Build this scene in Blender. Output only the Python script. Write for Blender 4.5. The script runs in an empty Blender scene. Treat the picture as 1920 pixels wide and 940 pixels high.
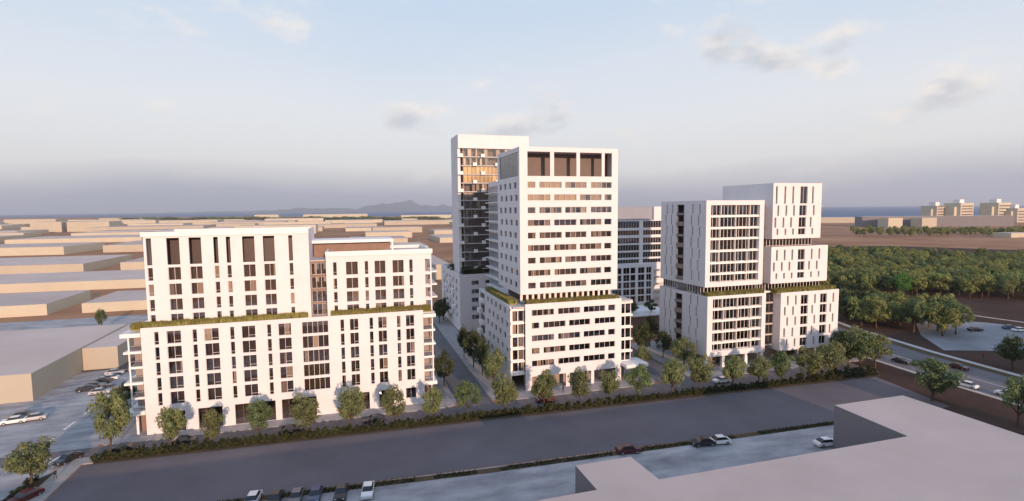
import bpy, bmesh, math, random
import numpy as np
from mathutils import Matrix, Vector

random.seed(7); RNG = np.random.default_rng(7)
S = bpy.context.scene
COL = S.collection
R = math.radians

# ------------------------------------------------------------------ camera
F_PX, CAM_H = 990.0, 44.0
SUN_EL, SUN_AZ = 10.5, 6.0          # sun stands behind the camera, a little to the right
def camera_axes():
    ray = lambda x, y: np.array([x - 960.0, -(y - 470.0), -F_PX])
    h = lambda x: 392.0 - 0.0095 * (x - 960.0)
    up = np.cross(ray(1920, h(1920)), ray(960, h(960))); up /= np.linalg.norm(up)
    if up[1] < 0: up = -up
    X = ray(4200, h(4200)); X /= np.linalg.norm(X)
    return np.array([X, np.cross(up, X), up])
ROT = camera_axes()
cam = bpy.data.cameras.new('camera'); cam.sensor_width = 36.0
cam.lens = F_PX / 1920 * 36.0; cam.clip_start = 0.5; cam.clip_end = 120000
cam_o = bpy.data.objects.new('camera', cam); COL.objects.link(cam_o)
m4 = Matrix([list(r) + [0] for r in ROT.tolist()] + [[0, 0, 0, 1]])
cam_o.matrix_world = Matrix.Translation((0, 0, CAM_H)) @ m4
S.camera = cam_o

# ------------------------------------------------------------------ world, sun, exposure
W = bpy.data.worlds.new('World'); S.world = W; W.use_nodes = True
nt = W.node_tree; nt.nodes.clear()
N = lambda t: nt.nodes.new(t)
L = lambda a, b: nt.links.new(a, b)
def wmath(op, a, b=None, c=None, clamp=False):
    n = N('ShaderNodeMath'); n.operation = op; n.use_clamp = clamp
    for i, v in enumerate((a, b, c)):
        if v is None: continue
        if hasattr(v, 'is_linked'): L(v, n.inputs[i])
        else: n.inputs[i].default_value = v
    return n.outputs[0]
def wmix(fac, a, b):
    n = N('ShaderNodeMix'); n.data_type = 'RGBA'
    for s, v in ((0, fac), (6, a), (7, b)):
        if hasattr(v, 'is_linked'): L(v, n.inputs[s])
        else: n.inputs[s].default_value = v
    return n.outputs[2]
def wnoise(scale, detail, rough, vec, loc, seed=0.0):
    mp = N('ShaderNodeMapping'); L(vec, mp.inputs['Vector'])
    mp.inputs['Scale'].default_value = scale; mp.inputs['Location'].default_value = loc
    n = N('ShaderNodeTexNoise'); n.inputs['Scale'].default_value = 1; n.inputs['Detail'].default_value = detail
    n.inputs['Roughness'].default_value = rough; L(mp.outputs[0], n.inputs['Vector'])
    return n.outputs['Fac']
tc = N('ShaderNodeTexCoord'); sep = N('ShaderNodeSeparateXYZ'); L(tc.outputs['Generated'], sep.inputs[0])
vec = tc.outputs['Generated']; z = sep.outputs['Z']
sky = N('ShaderNodeTexSky'); sky.sky_type = 'NISHITA'; sky.sun_disc = False
sky.sun_elevation = R(SUN_EL); sky.sun_rotation = R(180 - SUN_AZ)
sky.altitude = 40; sky.air_density = 1.0; sky.dust_density = 1.5
band = wnoise((1.6, 1.6, 5), 4, .5, vec, (3.1, .4, 0))
zz = wmath('ADD', z, wmath('MULTIPLY', wmath('SUBTRACT', band, .5), .12))
ramp = N('ShaderNodeValToRGB'); L(zz, ramp.inputs[0]); cr = ramp.color_ramp
stops = [(0.0, (.37, .41, .50)), (.02, (.43, .46, .54)), (.042, (.62, .62, .645)), (.07, (.80, .79, .78)), (.17, (.78, .80, .83)),
         (.33, (.58, .685, .82)), (.7, (.40, .57, .87)), (1.0, (.34, .50, .82))]
while len(cr.elements) < len(stops): cr.elements.new(.5)
for e, (p, c) in zip(cr.elements, stops): e.position = p; e.color = (*c, 1)
# scattered cumulus, warm tops and grey undersides
CX_, CY_ = 2.78, 2.90
big = wnoise((2.6, 2.6, 7.0), 2, .5, vec, (CX_, CY_, 2.0))
det = wnoise((8, 8, 17), 6, .52, vec, (CY_, CX_, 1.3))
detd = wnoise((8, 8, 17), 6, .52, vec, (CY_, CX_, 1.66))
def cloudmask(d):
    v = wmath('ADD', wmath('MULTIPLY', d, .62), wmath('MULTIPLY', big, .5))
    mr = N('ShaderNodeMapRange'); L(v, mr.inputs[0]); mr.inputs[1].default_value = .60; mr.inputs[2].default_value = .72
    mr.interpolation_type = 'SMOOTHSTEP'; return mr.outputs[0]
cm, cmd = cloudmask(det), cloudmask(detd)
fade = N('ShaderNodeMapRange'); L(z, fade.inputs[0]); fade.inputs[1].default_value = .03; fade.inputs[2].default_value = .09
cm = wmath('MULTIPLY', cm, fade.outputs[0])
ccol = wmix(cmd, (.92, .85, .78, 1), (.56, .57, .61, 1))
veil = wmix(wmath('MULTIPLY', cm, .8), ramp.outputs[0], ccol)
veil10 = N('ShaderNodeVectorMath'); veil10.operation = 'SCALE'; L(veil, veil10.inputs[0]); veil10.inputs['Scale'].default_value = 10
mixed = wmix(.90, sky.outputs[0], veil10.outputs[0])
bg = N('ShaderNodeBackground'); L(mixed, bg.inputs[0]); bg.inputs[1].default_value = 0.1
wo = N('ShaderNodeOutputWorld'); L(bg.outputs[0], wo.inputs[0])

sun = bpy.data.lights.new('sun', 'SUN'); sun.energy = 4.9; sun.angle = R(.55); sun.color = (1, .66, .475)
sun_o = bpy.data.objects.new('sun', sun); COL.objects.link(sun_o)
sd = Vector((-math.sin(R(SUN_AZ)) * math.cos(R(SUN_EL)), math.cos(R(SUN_AZ)) * math.cos(R(SUN_EL)), -math.sin(R(SUN_EL))))
sun_o.rotation_euler = sd.to_track_quat('-Z', 'Y').to_euler(); sun_o.location = (60, -200, 120)
vs = S.view_settings; vs.view_transform = 'Standard'; vs.look = 'None'; vs.exposure = 0.2; vs.gamma = 1.0; vs.use_curve_mapping = False

# ------------------------------------------------------------------ pixel helpers (reading the photograph into metres)
def ray(px, py): return ROT @ np.array([px - 960.0, -(py - 470.0), -F_PX])
def ground(px, py, zz=0.0):
    d = ray(px, py); t = (zz - CAM_H) / d[2]; return (float(t * d[0]), float(t * d[1]))
def onplane(px, py, Y):
    d = ray(px, py); t = Y / d[1]; return (float(t * d[0]), float(CAM_H + t * d[2]))

# ------------------------------------------------------------------ materials
MATS = {}
def mat(name, col, rough=.75, spec=.3, var=0.0, scale=1.0, col2=None, bump=0.0, bscale=8.0, metal=0.0, obj_var=0.0, detail=6, stretch=None):
    m = bpy.data.materials.new(name); m.use_nodes = True; t = m.node_tree; b = t.nodes['Principled BSDF']
    b.inputs['Roughness'].default_value = rough; b.inputs['Specular IOR Level'].default_value = spec; b.inputs['Metallic'].default_value = metal
    base = (*col, 1)
    out = None
    if var or col2:
        tcn = t.nodes.new('ShaderNodeTexCoord'); nz = t.nodes.new('ShaderNodeTexNoise')
        geo = t.nodes.new('ShaderNodeNewGeometry')
        src = geo.outputs['Position']
        if stretch:
            mp = t.nodes.new('ShaderNodeMapping'); mp.inputs['Scale'].default_value = stretch; t.links.new(src, mp.inputs[0]); src = mp.outputs[0]
        t.links.new(src, nz.inputs['Vector']); nz.inputs['Scale'].default_value = scale; nz.inputs['Detail'].default_value = detail; nz.inputs['Roughness'].default_value = .6
        mr = t.nodes.new('ShaderNodeMapRange'); t.links.new(nz.outputs['Fac'], mr.inputs[0]); mr.inputs[1].default_value = .3; mr.inputs[2].default_value = .7
        mx = t.nodes.new('ShaderNodeMix'); mx.data_type = 'RGBA'; t.links.new(mr.outputs[0], mx.inputs[0])
        c2 = col2 or tuple(c * (1 - var) for c in col)
        c1 = col if col2 else tuple(min(1, c * (1 + var * .5)) for c in col)
        mx.inputs[6].default_value = (*c1, 1); mx.inputs[7].default_value = (*c2, 1)
        out = mx.outputs[2]
    if obj_var:
        oi = t.nodes.new('ShaderNodeObjectInfo'); hs = t.nodes.new('ShaderNodeHueSaturation')
        mr = t.nodes.new('ShaderNodeMapRange'); t.links.new(oi.outputs['Random'], mr.inputs[0])
        mr.inputs[3].default_value = 1 - obj_var; mr.inputs[4].default_value = 1 + obj_var
        t.links.new(mr.outputs[0], hs.inputs['Value'])
        mh = t.nodes.new('ShaderNodeMapRange'); t.links.new(oi.outputs['Random'], mh.inputs[0]); mh.inputs[3].default_value = .5 - obj_var * .06; mh.inputs[4].default_value = .5 + obj_var * .06
        t.links.new(mh.outputs[0], hs.inputs['Hue'])
        if out: t.links.new(out, hs.inputs['Color'])
        else: hs.inputs['Color'].default_value = base
        out = hs.outputs[0]
    if out: t.links.new(out, b.inputs['Base Color'])
    else: b.inputs['Base Color'].default_value = base
    if bump:
        nb = t.nodes.new('ShaderNodeTexNoise'); g2 = t.nodes.new('ShaderNodeNewGeometry'); t.links.new(g2.outputs['Position'], nb.inputs['Vector'])
        nb.inputs['Scale'].default_value = bscale; nb.inputs['Detail'].default_value = 6
        bp = t.nodes.new('ShaderNodeBump'); bp.inputs['Strength'].default_value = bump; t.links.new(nb.outputs['Fac'], bp.inputs['Height'])
        t.links.new(bp.outputs[0], b.inputs['Normal'])
    MATS[name] = m; return m
mat('white_wall', (.71, .685, .685), .8, .2, .05, .25)
mat('white_trim', (.80, .78, .75), .7, .25, .04, .6)
mat('frame', (.66, .63, .61), .5, .4)
mat('wing_glass', (.27, .285, .32), .25, .5, .12, .3)
mat('dark_frame', (.12, .10, .09), .5, .4)
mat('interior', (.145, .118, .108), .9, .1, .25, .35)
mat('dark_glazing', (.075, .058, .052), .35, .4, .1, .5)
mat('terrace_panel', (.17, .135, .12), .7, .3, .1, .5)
mat('loggia', (.30, .25, .225), .9, .1, .12, .5)
mat('slab', (.50, .47, .44), .8, .2, .06, .5)
mat('spandrel', (.24, .165, .13), .7, .3, .15, .8)
mat('curtain', (.66, .61, .54), .9, .05, 0, 1, obj_var=.4)
mat('warm_sheet', (.80, .68, .42), .9, .05, 0, 1, obj_var=.18)  # yellow sheet colour standing in for warm reflections in the panes
mat('tan_wall', (.47, .435, .345), .85, .15, .06, .08, obj_var=.10)
mat('tan_roof', (.535, .445, .395), .9, .1, .10, .05, obj_var=.07)
mat('grey_wall', (.20, .19, .20), .85, .15, .06, .08)
mat('pale_roof', (.49, .415, .385), .9, .1, .13, .06)
mat('roof_deck', (.55, .51, .49), .9, .1, .08, .3)
mat('dark_lot', (.15, .135, .145), .92, .15, .18, .07, bump=.05, bscale=3)
mat('asphalt', (.095, .092, .098), .85, .25, .35, .12, bump=.08, bscale=5)
mat('worn_asphalt', (.46, .45, .445), .85, .25, 0, .11, col2=(.19, .19, .205), bump=.1, bscale=3, stretch=(1, 2.2, 1))
mat('plaza_paving', (.27, .27, .285), .85, .2, .3, .08)
mat('street', (.155, .145, .15), .85, .25, .18, .2)
mat('pavement', (.36, .34, .33), .85, .2, .18, .3)
mat('kerb', (.52, .49, .46), .8, .2, .12, .8)
mat('path', (.50, .44, .38), .85, .2, .15, .4)
mat('paint', (.75, .74, .72), .6, .3, .25, 1.5)
mat('earth', (.26, .125, .07), .95, .05, 0, .012, col2=(.42, .25, .15), bump=.2, bscale=.6)
mat('verge', (.075, .062, .035), .95, .05, 0, .15, col2=(.13, .09, .058), bump=.3, bscale=2)
mat('park_soil', (.052, .034, .028), .95, .05, 0, .06, col2=(.095, .058, .044), bump=.3, bscale=1)
mat('grass', (.24, .225, .075), .9, .1, .35, .9, obj_var=.1)
mat('planter_soil', (.10, .085, .03), .95, .05, .3, 1)
mat('bark', (.10, .07, .05), .9, .1, .3, 3)
mat('hill', (.055, .075, .06), .95, .05, .3, .0015)
mat('metal', (.5, .5, .5), .4, .5, metal=.6)
mat('tyre', (.02, .02, .02), .8, .2)
mat('rim', (.45, .45, .46), .35, .5, metal=.8)
mat('car_glass', (.02, .022, .026), .08, .6)
mat('lamp_lens', (.75, .73, .68), .2, .5)
for n, c in dict(white=(.78, .78, .77), silver=(.45, .46, .48), dark=(.03, .032, .038), red=(.10, .02, .024), blue=(.06, .09, .16), grey=(.15, .155, .165)).items():
    mat('car_' + n, c, .28, .5, metal=.15)
mat('skin', (.45, .29, .21), .6, .3)
mat('cloth_dark', (.03, .035, .05), .9, .1)
mat('cloth_blue', (.07, .11, .2), .9, .1)
mat('cloth_red', (.3, .06, .05), .9, .1)
mat('hair', (.03, .02, .015), .7, .2)

def leaf_mat(name, a, b):
    m = mat(name, a, .65, .25, 0, .55, col2=b, obj_var=.16, detail=3)
    t = m.node_tree; p = t.nodes['Principled BSDF']
    tr = t.nodes.new('ShaderNodeBsdfTranslucent'); mx = t.nodes.new('ShaderNodeMixShader'); mx.inputs[0].default_value = .33
    src = p.inputs['Base Color'].links[0].from_socket; t.links.new(src, tr.inputs[0])
    t.links.new(p.outputs[0], mx.inputs[1]); t.links.new(tr.outputs[0], mx.inputs[2])
    t.links.new(mx.outputs[0], t.nodes['Material Output'].inputs[0]); return m
leaf_mat('leaf_olive', (.24, .265, .108), (.122, .152, .066))
leaf_mat('leaf_green', (.175, .235, .095), (.095, .135, .06))
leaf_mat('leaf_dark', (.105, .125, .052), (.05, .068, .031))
leaf_mat('leaf_wood', (.30, .32, .10), (.155, .19, .066))
leaf_mat('leaf_bright', (.11, .23, .05), (.06, .14, .03))
leaf_mat('leaf_hedge', (.075, .082, .03), (.032, .042, .018))

def glass_mat():
    m = bpy.data.materials.new('glass'); m.use_nodes = True; t = m.node_tree; t.nodes.clear()
    tr = t.nodes.new('ShaderNodeBsdfTransparent'); tr.inputs[0].default_value = (.82, .79, .77, 1)
    gl = t.nodes.new('ShaderNodeBsdfGlossy'); gl.inputs['Roughness'].default_value = .03; gl.inputs[0].default_value = (.9, .9, .92, 1)
    fr = t.nodes.new('ShaderNodeFresnel'); fr.inputs[0].default_value = 2.2
    mx = t.nodes.new('ShaderNodeMixShader'); t.links.new(fr.outputs[0], mx.inputs[0]); t.links.new(tr.outputs[0], mx.inputs[1]); t.links.new(gl.outputs[0], mx.inputs[2])
    o = t.nodes.new('ShaderNodeOutputMaterial'); t.links.new(mx.outputs[0], o.inputs[0]); MATS['glass'] = m
glass_mat()
def sea_mat():
    m = mat('sea', (.035, .085, .19), .5, .2)
    t = m.node_tree; p = t.nodes['Principled BSDF']
    g = t.nodes.new('ShaderNodeNewGeometry'); nz = t.nodes.new('ShaderNodeTexNoise'); t.links.new(g.outputs['Position'], nz.inputs['Vector'])
    nz.inputs['Scale'].default_value = .05; nz.inputs['Detail'].default_value = 8
    bp = t.nodes.new('ShaderNodeBump'); bp.inputs['Strength'].default_value = .6; bp.inputs['Distance'].default_value = 6; t.links.new(nz.outputs['Fac'], bp.inputs['Height']); t.links.new(bp.outputs[0], p.inputs['Normal'])
sea_mat()

# ------------------------------------------------------------------ mesh helpers
class MB:
    def __init__(s): s.v = []; s.f = []
    def quad(s, a, b, c, d):
        n = len(s.v); s.v += [a, b, c, d]; s.f.append((n, n + 1, n + 2, n + 3)); return s
    def box(s, x0, x1, y0, y1, z0, z1):
        n = len(s.v)
        s.v += [(x0, y0, z0), (x1, y0, z0), (x1, y1, z0), (x0, y1, z0), (x0, y0, z1), (x1, y0, z1), (x1, y1, z1), (x0, y1, z1)]
        s.f += [(n, n + 3, n + 2, n + 1), (n + 4, n + 5, n + 6, n + 7), (n, n + 1, n + 5, n + 4), (n + 1, n + 2, n + 6, n + 5), (n + 2, n + 3, n + 7, n + 6), (n + 3, n, n + 4, n + 7)]
        return s
    def prism(s, poly, z0, z1):
        n = len(s.v); k = len(poly)
        s.v += [(x, y, z0) for x, y in poly] + [(x, y, z1) for x, y in poly]
        s.f.append(tuple(range(n + k, n + 2 * k))); s.f.append(tuple(range(n + k - 1, n - 1, -1)))
        for i in range(k): j = (i + 1) % k; s.f.append((n + i, n + j, n + k + j, n + k + i))
        return s
    def tube(s, pts, rad, seg=6):
        n0 = len(s.v); P = [Vector(p) for p in pts]
        for i, p in enumerate(P):
            d = (P[min(i + 1, len(P) - 1)] - P[max(i - 1, 0)]).normalized(); a = d.orthogonal().normalized(); b = d.cross(a)
            for k in range(seg):
                t = 2 * math.pi * k / seg; s.v.append(tuple(p + rad[i] * (math.cos(t) * a + math.sin(t) * b)))
        for i in range(len(P) - 1):
            for k in range(seg):
                a = n0 + i * seg + k; b = n0 + i * seg + (k + 1) % seg; s.f.append((a, b, b + seg, a + seg))
        s.f.append(tuple(range(n0 + (len(P) - 1) * seg, n0 + len(P) * seg)))
        return s
    def mesh(s, name, m):
        me = bpy.data.meshes.new(name); me.from_pydata(s.v, [], s.f); me.materials.append(MATS[m]); me.update(); return me
    def build(s, name, m, parent=None): return link(name, s.mesh(name, m), parent)
def link(name, me, parent=None, loc=None, rz=0.0):
    o = bpy.data.objects.new(name, me); COL.objects.link(o)
    if parent: o.parent = parent; 
    if loc is not None: o.location = loc
    if rz: o.rotation_euler = (0, 0, rz)
    return o
def empty(name, label, cat, group=None, loc=(0, 0, 0), rz=0.0):
    o = bpy.data.objects.new(name, None); COL.objects.link(o); o.location = loc; o.rotation_euler = (0, 0, rz)
    tag(o, label, cat, group); o.empty_display_size = .5; return o
def tag(o, label, cat, group=None, kind=None):
    o['label'] = label; o['category'] = cat
    if group: o['group'] = group
    if kind: o['kind'] = kind
    return o
def struct(name, mb, m): o = mb.build(name, m); o['kind'] = 'structure'; return o
def copy_tree(o, parent=None):
    c = o.copy(); COL.objects.link(c); c.parent = parent
    for ch in o.children: copy_tree(ch, c)
    return c
class Shift:
    """parts are written in world coordinates; a building's Empty stands at its base, so parts are offset"""

# ------------------------------------------------------------------ facade system
MC = {}
def cached(key, fn):
    if key not in MC: MC[key] = fn()
    return MC[key]
def facade(parent, side, plane, u0, u1, z0, z1, ops, t=.35, m='white_wall', name='wall', windows=True):
    """side 'f' faces the camera (plane = y), 'l' faces left (plane = x), openings (u0,u1,z0,z1,style)"""
    if side == 'f': P = lambda u, d, zz: (u, plane + d, zz)
    elif side == 'l': P = lambda u, d, zz: (plane + d, u, zz)
    else: P = lambda u, d, zz: (plane - d, u, zz)
    b = MB()
    us = sorted({u0, u1} | {round(v, 3) for o in ops for v in o[:2]}); zs = sorted({z0, z1} | {round(v, 3) for o in ops for v in o[2:4]})
    us = [u for u in us if u0 - 1e-6 <= u <= u1 + 1e-6]; zs = [v for v in zs if z0 - 1e-6 <= v <= z1 + 1e-6]
    for i in range(len(us) - 1):
        run = None
        for j in range(len(zs)):
            solid = False
            if j < len(zs) - 1:
                cu, cz = (us[i] + us[i + 1]) / 2, (zs[j] + zs[j + 1]) / 2
                solid = not any(o[0] < cu < o[1] and o[2] < cz < o[3] for o in ops)
            if solid and run is None: run = zs[j]
            if not solid and run is not None:
                b.quad(P(us[i], 0, run), P(us[i + 1], 0, run), P(us[i + 1], 0, zs[j]), P(us[i], 0, zs[j])); run = None
    for (a, c, e, f, *_) in ops + [(u0, u1, z0, z1)]:
        b.quad(P(a, 0, e), P(a, t, e), P(a, t, f), P(a, 0, f)); b.quad(P(c, 0, e), P(c, t, e), P(c, t, f), P(c, 0, f))
        b.quad(P(a, 0, f), P(c, 0, f), P(c, t, f), P(a, t, f)); b.quad(P(a, 0, e), P(c, 0, e), P(c, t, e), P(a, t, e))
    w = b.build(name, m, parent)
    if windows:
        for o in ops:
            st = o[4] if len(o) > 4 else None
            if st: window(parent, side, plane, o, st, t)
    return w
def window(parent, side, plane, o, st, t=.35, din=None):
    u0, u1, z0, z1 = o[:4]; w, h = round(u1 - u0 - .008, 3), round(z1 - z0 - .008, 3)
    n = st.get('n', 1); tr = st.get('transom', 0); fm = st.get('frame', 'frame'); fw = st.get('fw', .07)
    d = t - .14 if din is None else din
    cells = []
    for k in range(n):
        a, c = w * k / n, w * (k + 1) / n
        trk = tr if (tr and (n == 1 or k == n - 1)) else 0
        if trk: cells += [(a, c, 0, h * trk), (a, c, h * trk, h)]
        else: cells.append((a, c, 0, h))
    def mk():
        b = MB(); b.box(0, fw, 0, .08, 0, h).box(w - fw, w, 0, .08, 0, h).box(fw, w - fw, 0, .08, 0, fw).box(fw, w - fw, 0, .08, h - fw, h)
        for k in range(1, n): b.box(w * k / n - fw * .6, w * k / n + fw * .6, -.012, .083, fw, h - fw)
        for (a, c, e, f) in cells:
            if e > 0: b.box(max(a, fw) + .001, min(c, w - fw) - .001, .004, .076, e - fw * .5, e + fw * .5)
        return b.mesh('window', fm)
    me = cached(('win', w, h, n, tr, fm, fw), mk)
    if side == 'f': loc, rz = (u0 + .004, plane + d, z0 + .004), 0
    elif side == 'l': loc, rz = (plane + d, u1 - .004, z0 + .004), -math.pi / 2
    else: loc, rz = (plane - d, u0 + .004, z0 + .004), math.pi / 2
    wo_ = link('window', me, parent, loc, rz)
    if not st.get('panes', True):
        def mp(): return MB().quad((fw, .04, fw), (w - fw, .04, fw), (w - fw, .04, h - fw), (fw, .04, h - fw)).mesh('pane', 'glass')
        link('pane', cached(('pane1', w, h, fw), mp), wo_)
    else:
        for (a, c, e, f) in cells:
            cw, ch = round(c - a - .02, 3), round(f - e - .02, 3)
            pm = cached(('pane', cw, ch), lambda: MB().box(0, cw, .035, .047, 0, ch).mesh('pane', 'glass'))
            p = link('pane', pm, wo_, (a + .01, 0, e + .01))
            p.rotation_euler = (random.uniform(-.006, .006), 0, random.uniform(-.008, .008))
    cp = st.get('curtain', .3)
    for k in range(st.get('cn', n)):
        if random.random() < cp:
            cn = st.get('cn', n); fulls = st.get('full', False)
            a = w * k / cn + .06; cw = (w / cn - .12) * (1 if fulls else random.choice((.35, .5, .75, 1)))
            if not fulls and random.random() < .5: a += (w / cn - .12) - cw
            cw = round(cw, 2); ch = round(h - .12, 2)
            def cmk():
                b = MB(); s = max(4, int(cw / .12)); 
                for i in range(s):
                    y = lambda q: .26 + .05 * math.sin(q * 1.9); b.quad((cw * i / s, y(i), 0), (cw * (i + 1) / s, y(i + 1), 0), (cw * (i + 1) / s, y(i + 1), ch), (cw * i / s, y(i), ch))
                return b.mesh('curtain', st.get('cmat', 'curtain'))
            link('curtain', cached(('cur', cw, ch, st.get('cmat', 'curtain')), cmk), wo_, (a, 0, .06))
    return wo_
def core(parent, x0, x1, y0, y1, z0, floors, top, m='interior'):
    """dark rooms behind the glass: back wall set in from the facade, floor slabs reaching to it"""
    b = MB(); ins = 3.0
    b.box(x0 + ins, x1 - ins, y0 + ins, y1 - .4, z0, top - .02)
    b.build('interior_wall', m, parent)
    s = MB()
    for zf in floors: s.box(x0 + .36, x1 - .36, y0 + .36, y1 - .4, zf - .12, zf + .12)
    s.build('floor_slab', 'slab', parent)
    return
def back_sides(parent, x0, x1, y0, y1, z0, z1, left=True, right=True, m='white_wall'):
    b = MB()
    if left: b.box(x0, x0 + .34, y0, y1 - .35, z0, z1)
    if right: b.box(x1 - .34, x1, y0, y1 - .35, z0, z1)
    b.box(x0, x1, y1 - .34, y1, z0, z1)
    return b.build('rear_wall', m, parent)
def roof(parent, x0, x1, y0, y1, zt, par=.5, m='roof_deck'):
    MB().box(x0 + .36, x1 - .36, y0 + .36, y1 - .36, zt - par - .25, zt - par).build('roof', m, parent)
def bars(parent, name, m, boxes):
    b = MB()
    for q in boxes: b.box(*q)
    return b.build(name, m, parent)

WIDE = dict(n=2, curtain=.14, fw=.055); SLIM = dict(n=1, transom=.24, curtain=.1, fw=.05); BAY = dict(n=5, curtain=.12, fw=.06)
FL = 3.07

# ================================================================== THE SETTING
def poly(name, pts, zz, m, thick=None):
    b = MB()
    if thick: b.prism(pts, zz - thick, zz)
    else:
        b.v = [(x, y, zz) for x, y in pts]; b.f = [tuple(range(len(pts)))]
    o = b.build(name, m); o['kind'] = 'structure'; return o
poly('ground', [(-9000, -900), (2600, -900), (2600, 640), (1960, 1000), (1720, 1190), (1440, 1330), (1150, 1900), (600, 3500), (-900, 5200), (-3200, 6800), (-9000, 8500)], 0, 'earth')
poly('sea', [(-30000, -8000), (30000, -8000), (30000, 30000), (-30000, 30000)], -3, 'sea')
# far mountains across the water
def mountains():
    b = MB(); nx, ny = 220, 10
    for i in range(nx):
        a = R(-24 + 52 * i / (nx - 1)); t = i / (nx - 1)
        env = math.exp(-((t - .60) / .15) ** 2) * .95 + .25 * math.exp(-((t - .36) / .16) ** 2)
        ridge = env * (.65 + .2 * math.sin(i * .16 + 1) + .1 * math.sin(i * .41) + .07 * math.sin(i * .93 + 2)) + .02
        for j in range(ny):
            d = 21500 + 750 * j + 300 * math.sin(i * .3 + j); h = math.sin(math.pi * j / (ny - 1)) * ridge * 500 * (1 + .12 * math.sin(i * .7 + j * 1.7))
            b.v.append((d * math.sin(a), d * math.cos(a), h - 6))
    for i in range(nx - 1):
        for j in range(ny - 1): k = i * ny + j; b.f.append((k, k + 1, k + ny + 1, k + ny))
    o = b.build('mountain_range', 'hill'); o['kind'] = 'structure'
mountains()

HY = lambda x: 105.97 - .0433 * x                 # hedge line along the front street
KY = lambda x: 114.9 - .019 * (x + 36)           # kerb of the built side
xs_ = [-46, 22, 30, 72, 83, 131]
poly('street', [(-64, HY(-64) + 2.2), (133, HY(133) + 2.2), (133, KY(133)), (-64, KY(-64))], .012, 'street')
poly('side_street', [(22, KY(22)), (30, KY(30)), (31, 330), (22, 330)], .012, 'street')
poly('side_street', [(73, KY(73)), (83, KY(83)), (85, 300), (74, 300)], .012, 'street')
def pave(name, pts): return poly(name, pts, .14, 'pavement', .14)
def corner(x, y, sx, r=3.2, n=5):   # rounded pavement corner at (x,y); sx=+1: right corner
    return [(x - sx * r + sx * r * math.sin(R(90 * k / n)), y + r - r * math.cos(R(90 * k / n))) for k in range(n + 1)]
pave('pavement', [(-47.4, 150), (-47.4, KY(-47) + 2)] + [(-45.4, KY(-45))] + corner(22, KY(22), 1) + [(22, 150)])
pave('pavement', [(73, 160)] + corner(73, KY(73), 1)[::-1] + corner(30, KY(30), -1) + [(30.4, 330), (36.3, 330), (36.3, 160)])
pave('pavement', [(139, 150), (139, KY(139))] + corner(83, KY(83), -1) + [(84, 150)])
poly('vacant_lot', [(-46, 107.2), (128.2, 100.0), (124, 79.5), (-46, 88.3)], .05, 'dark_lot', .05)
poly('planting_bed', [(-44.5, HY(-44.5) - .9), (131, HY(131) - .9), (131, HY(131) + 2.2), (-44.5, HY(-44.5) + 2.2)], .056, 'verge')
poly('car_park', [(-60, 30), (98, 30), (98, 81), (60, 82.4), (-21, 86.8), (-60, 89)], .01, 'worn_asphalt')
poly('verge', [(-46, 88.4), (-20, 87.1), (20, 84.2), (60, 82.5), (98, 80.9), (98, 79.6), (60, 81), (20, 82.6), (-20, 85.6), (-46, 86.8)], .03, 'verge')
# left: road, forecourt and parking
poly('left_road', [(-64, 60), (-46.9, 60), (-46.9, 330), (-64, 330)], .008, 'worn_asphalt')
poly('forecourt', [(-170, 90), (-64, 90), (-64, 172), (-170, 172)], .006, 'worn_asphalt')
poly('forecourt', [(-73, 172), (-46.5, 172), (-46.5, 260), (-73, 260)], .0165, 'asphalt')
poly('back_street', [(-420, 224), (-60, 224), (-60, 262), (-420, 262)], .010, 'worn_asphalt')
pave('pavement', [(-49.2, 60), (-46.2, 60), (-46.2, 107.6), (-49.2, 107.6)])
pave('pavement', [(-49.2, 107.65), (-44.6, 107.65), (-44.6, 110.4), (-49.2, 110.6)])
poly('verge', [(-52.5, 60), (-49.3, 60), (-49.3, 106.5), (-52.5, 101.5)], .02, 'verge')
def dashes():
    for k in range(5): poly('road_marking', [(-57.6 + k * 1.7, 108.4 + k * .5), (-56.7 + k * 1.7, 108.4 + k * .5), (-55.9 + k * 1.7, 111.4 + k * .5), (-56.8 + k * 1.7, 111.4 + k * .5)], .028, 'paint')
    for k in range(7): poly('road_marking', [(-57.2, 118 + k * 8.5), (-56.8, 118 + k * 8.5), (-56.7, 122.5 + k * 8.5), (-57.1, 122.5 + k * 8.5)], .028, 'paint')
    for k in range(9): poly('road_marking', [(-69.8, 140 + k * 3), (-65.2, 140 + k * 3), (-65.2, 140.14 + k * 3), (-69.8, 140.14 + k * 3)], .028, 'paint')
    for k in range(0): poly('road_marking', [(40 + k * 3.2, 77.2), (40.14 + k * 3.2, 77.2), (40.14 + k * 3.2, 81.4), (40 + k * 3.2, 81.4)], .028, 'paint')
    for k in range(0): poly('road_marking', [(-30 + k * 3.2, 80.4), (-29.86 + k * 3.2, 80.4), (-29.86 + k * 3.2, 84.6), (-30 + k * 3.2, 84.6)], .028, 'paint')
dashes()
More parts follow.
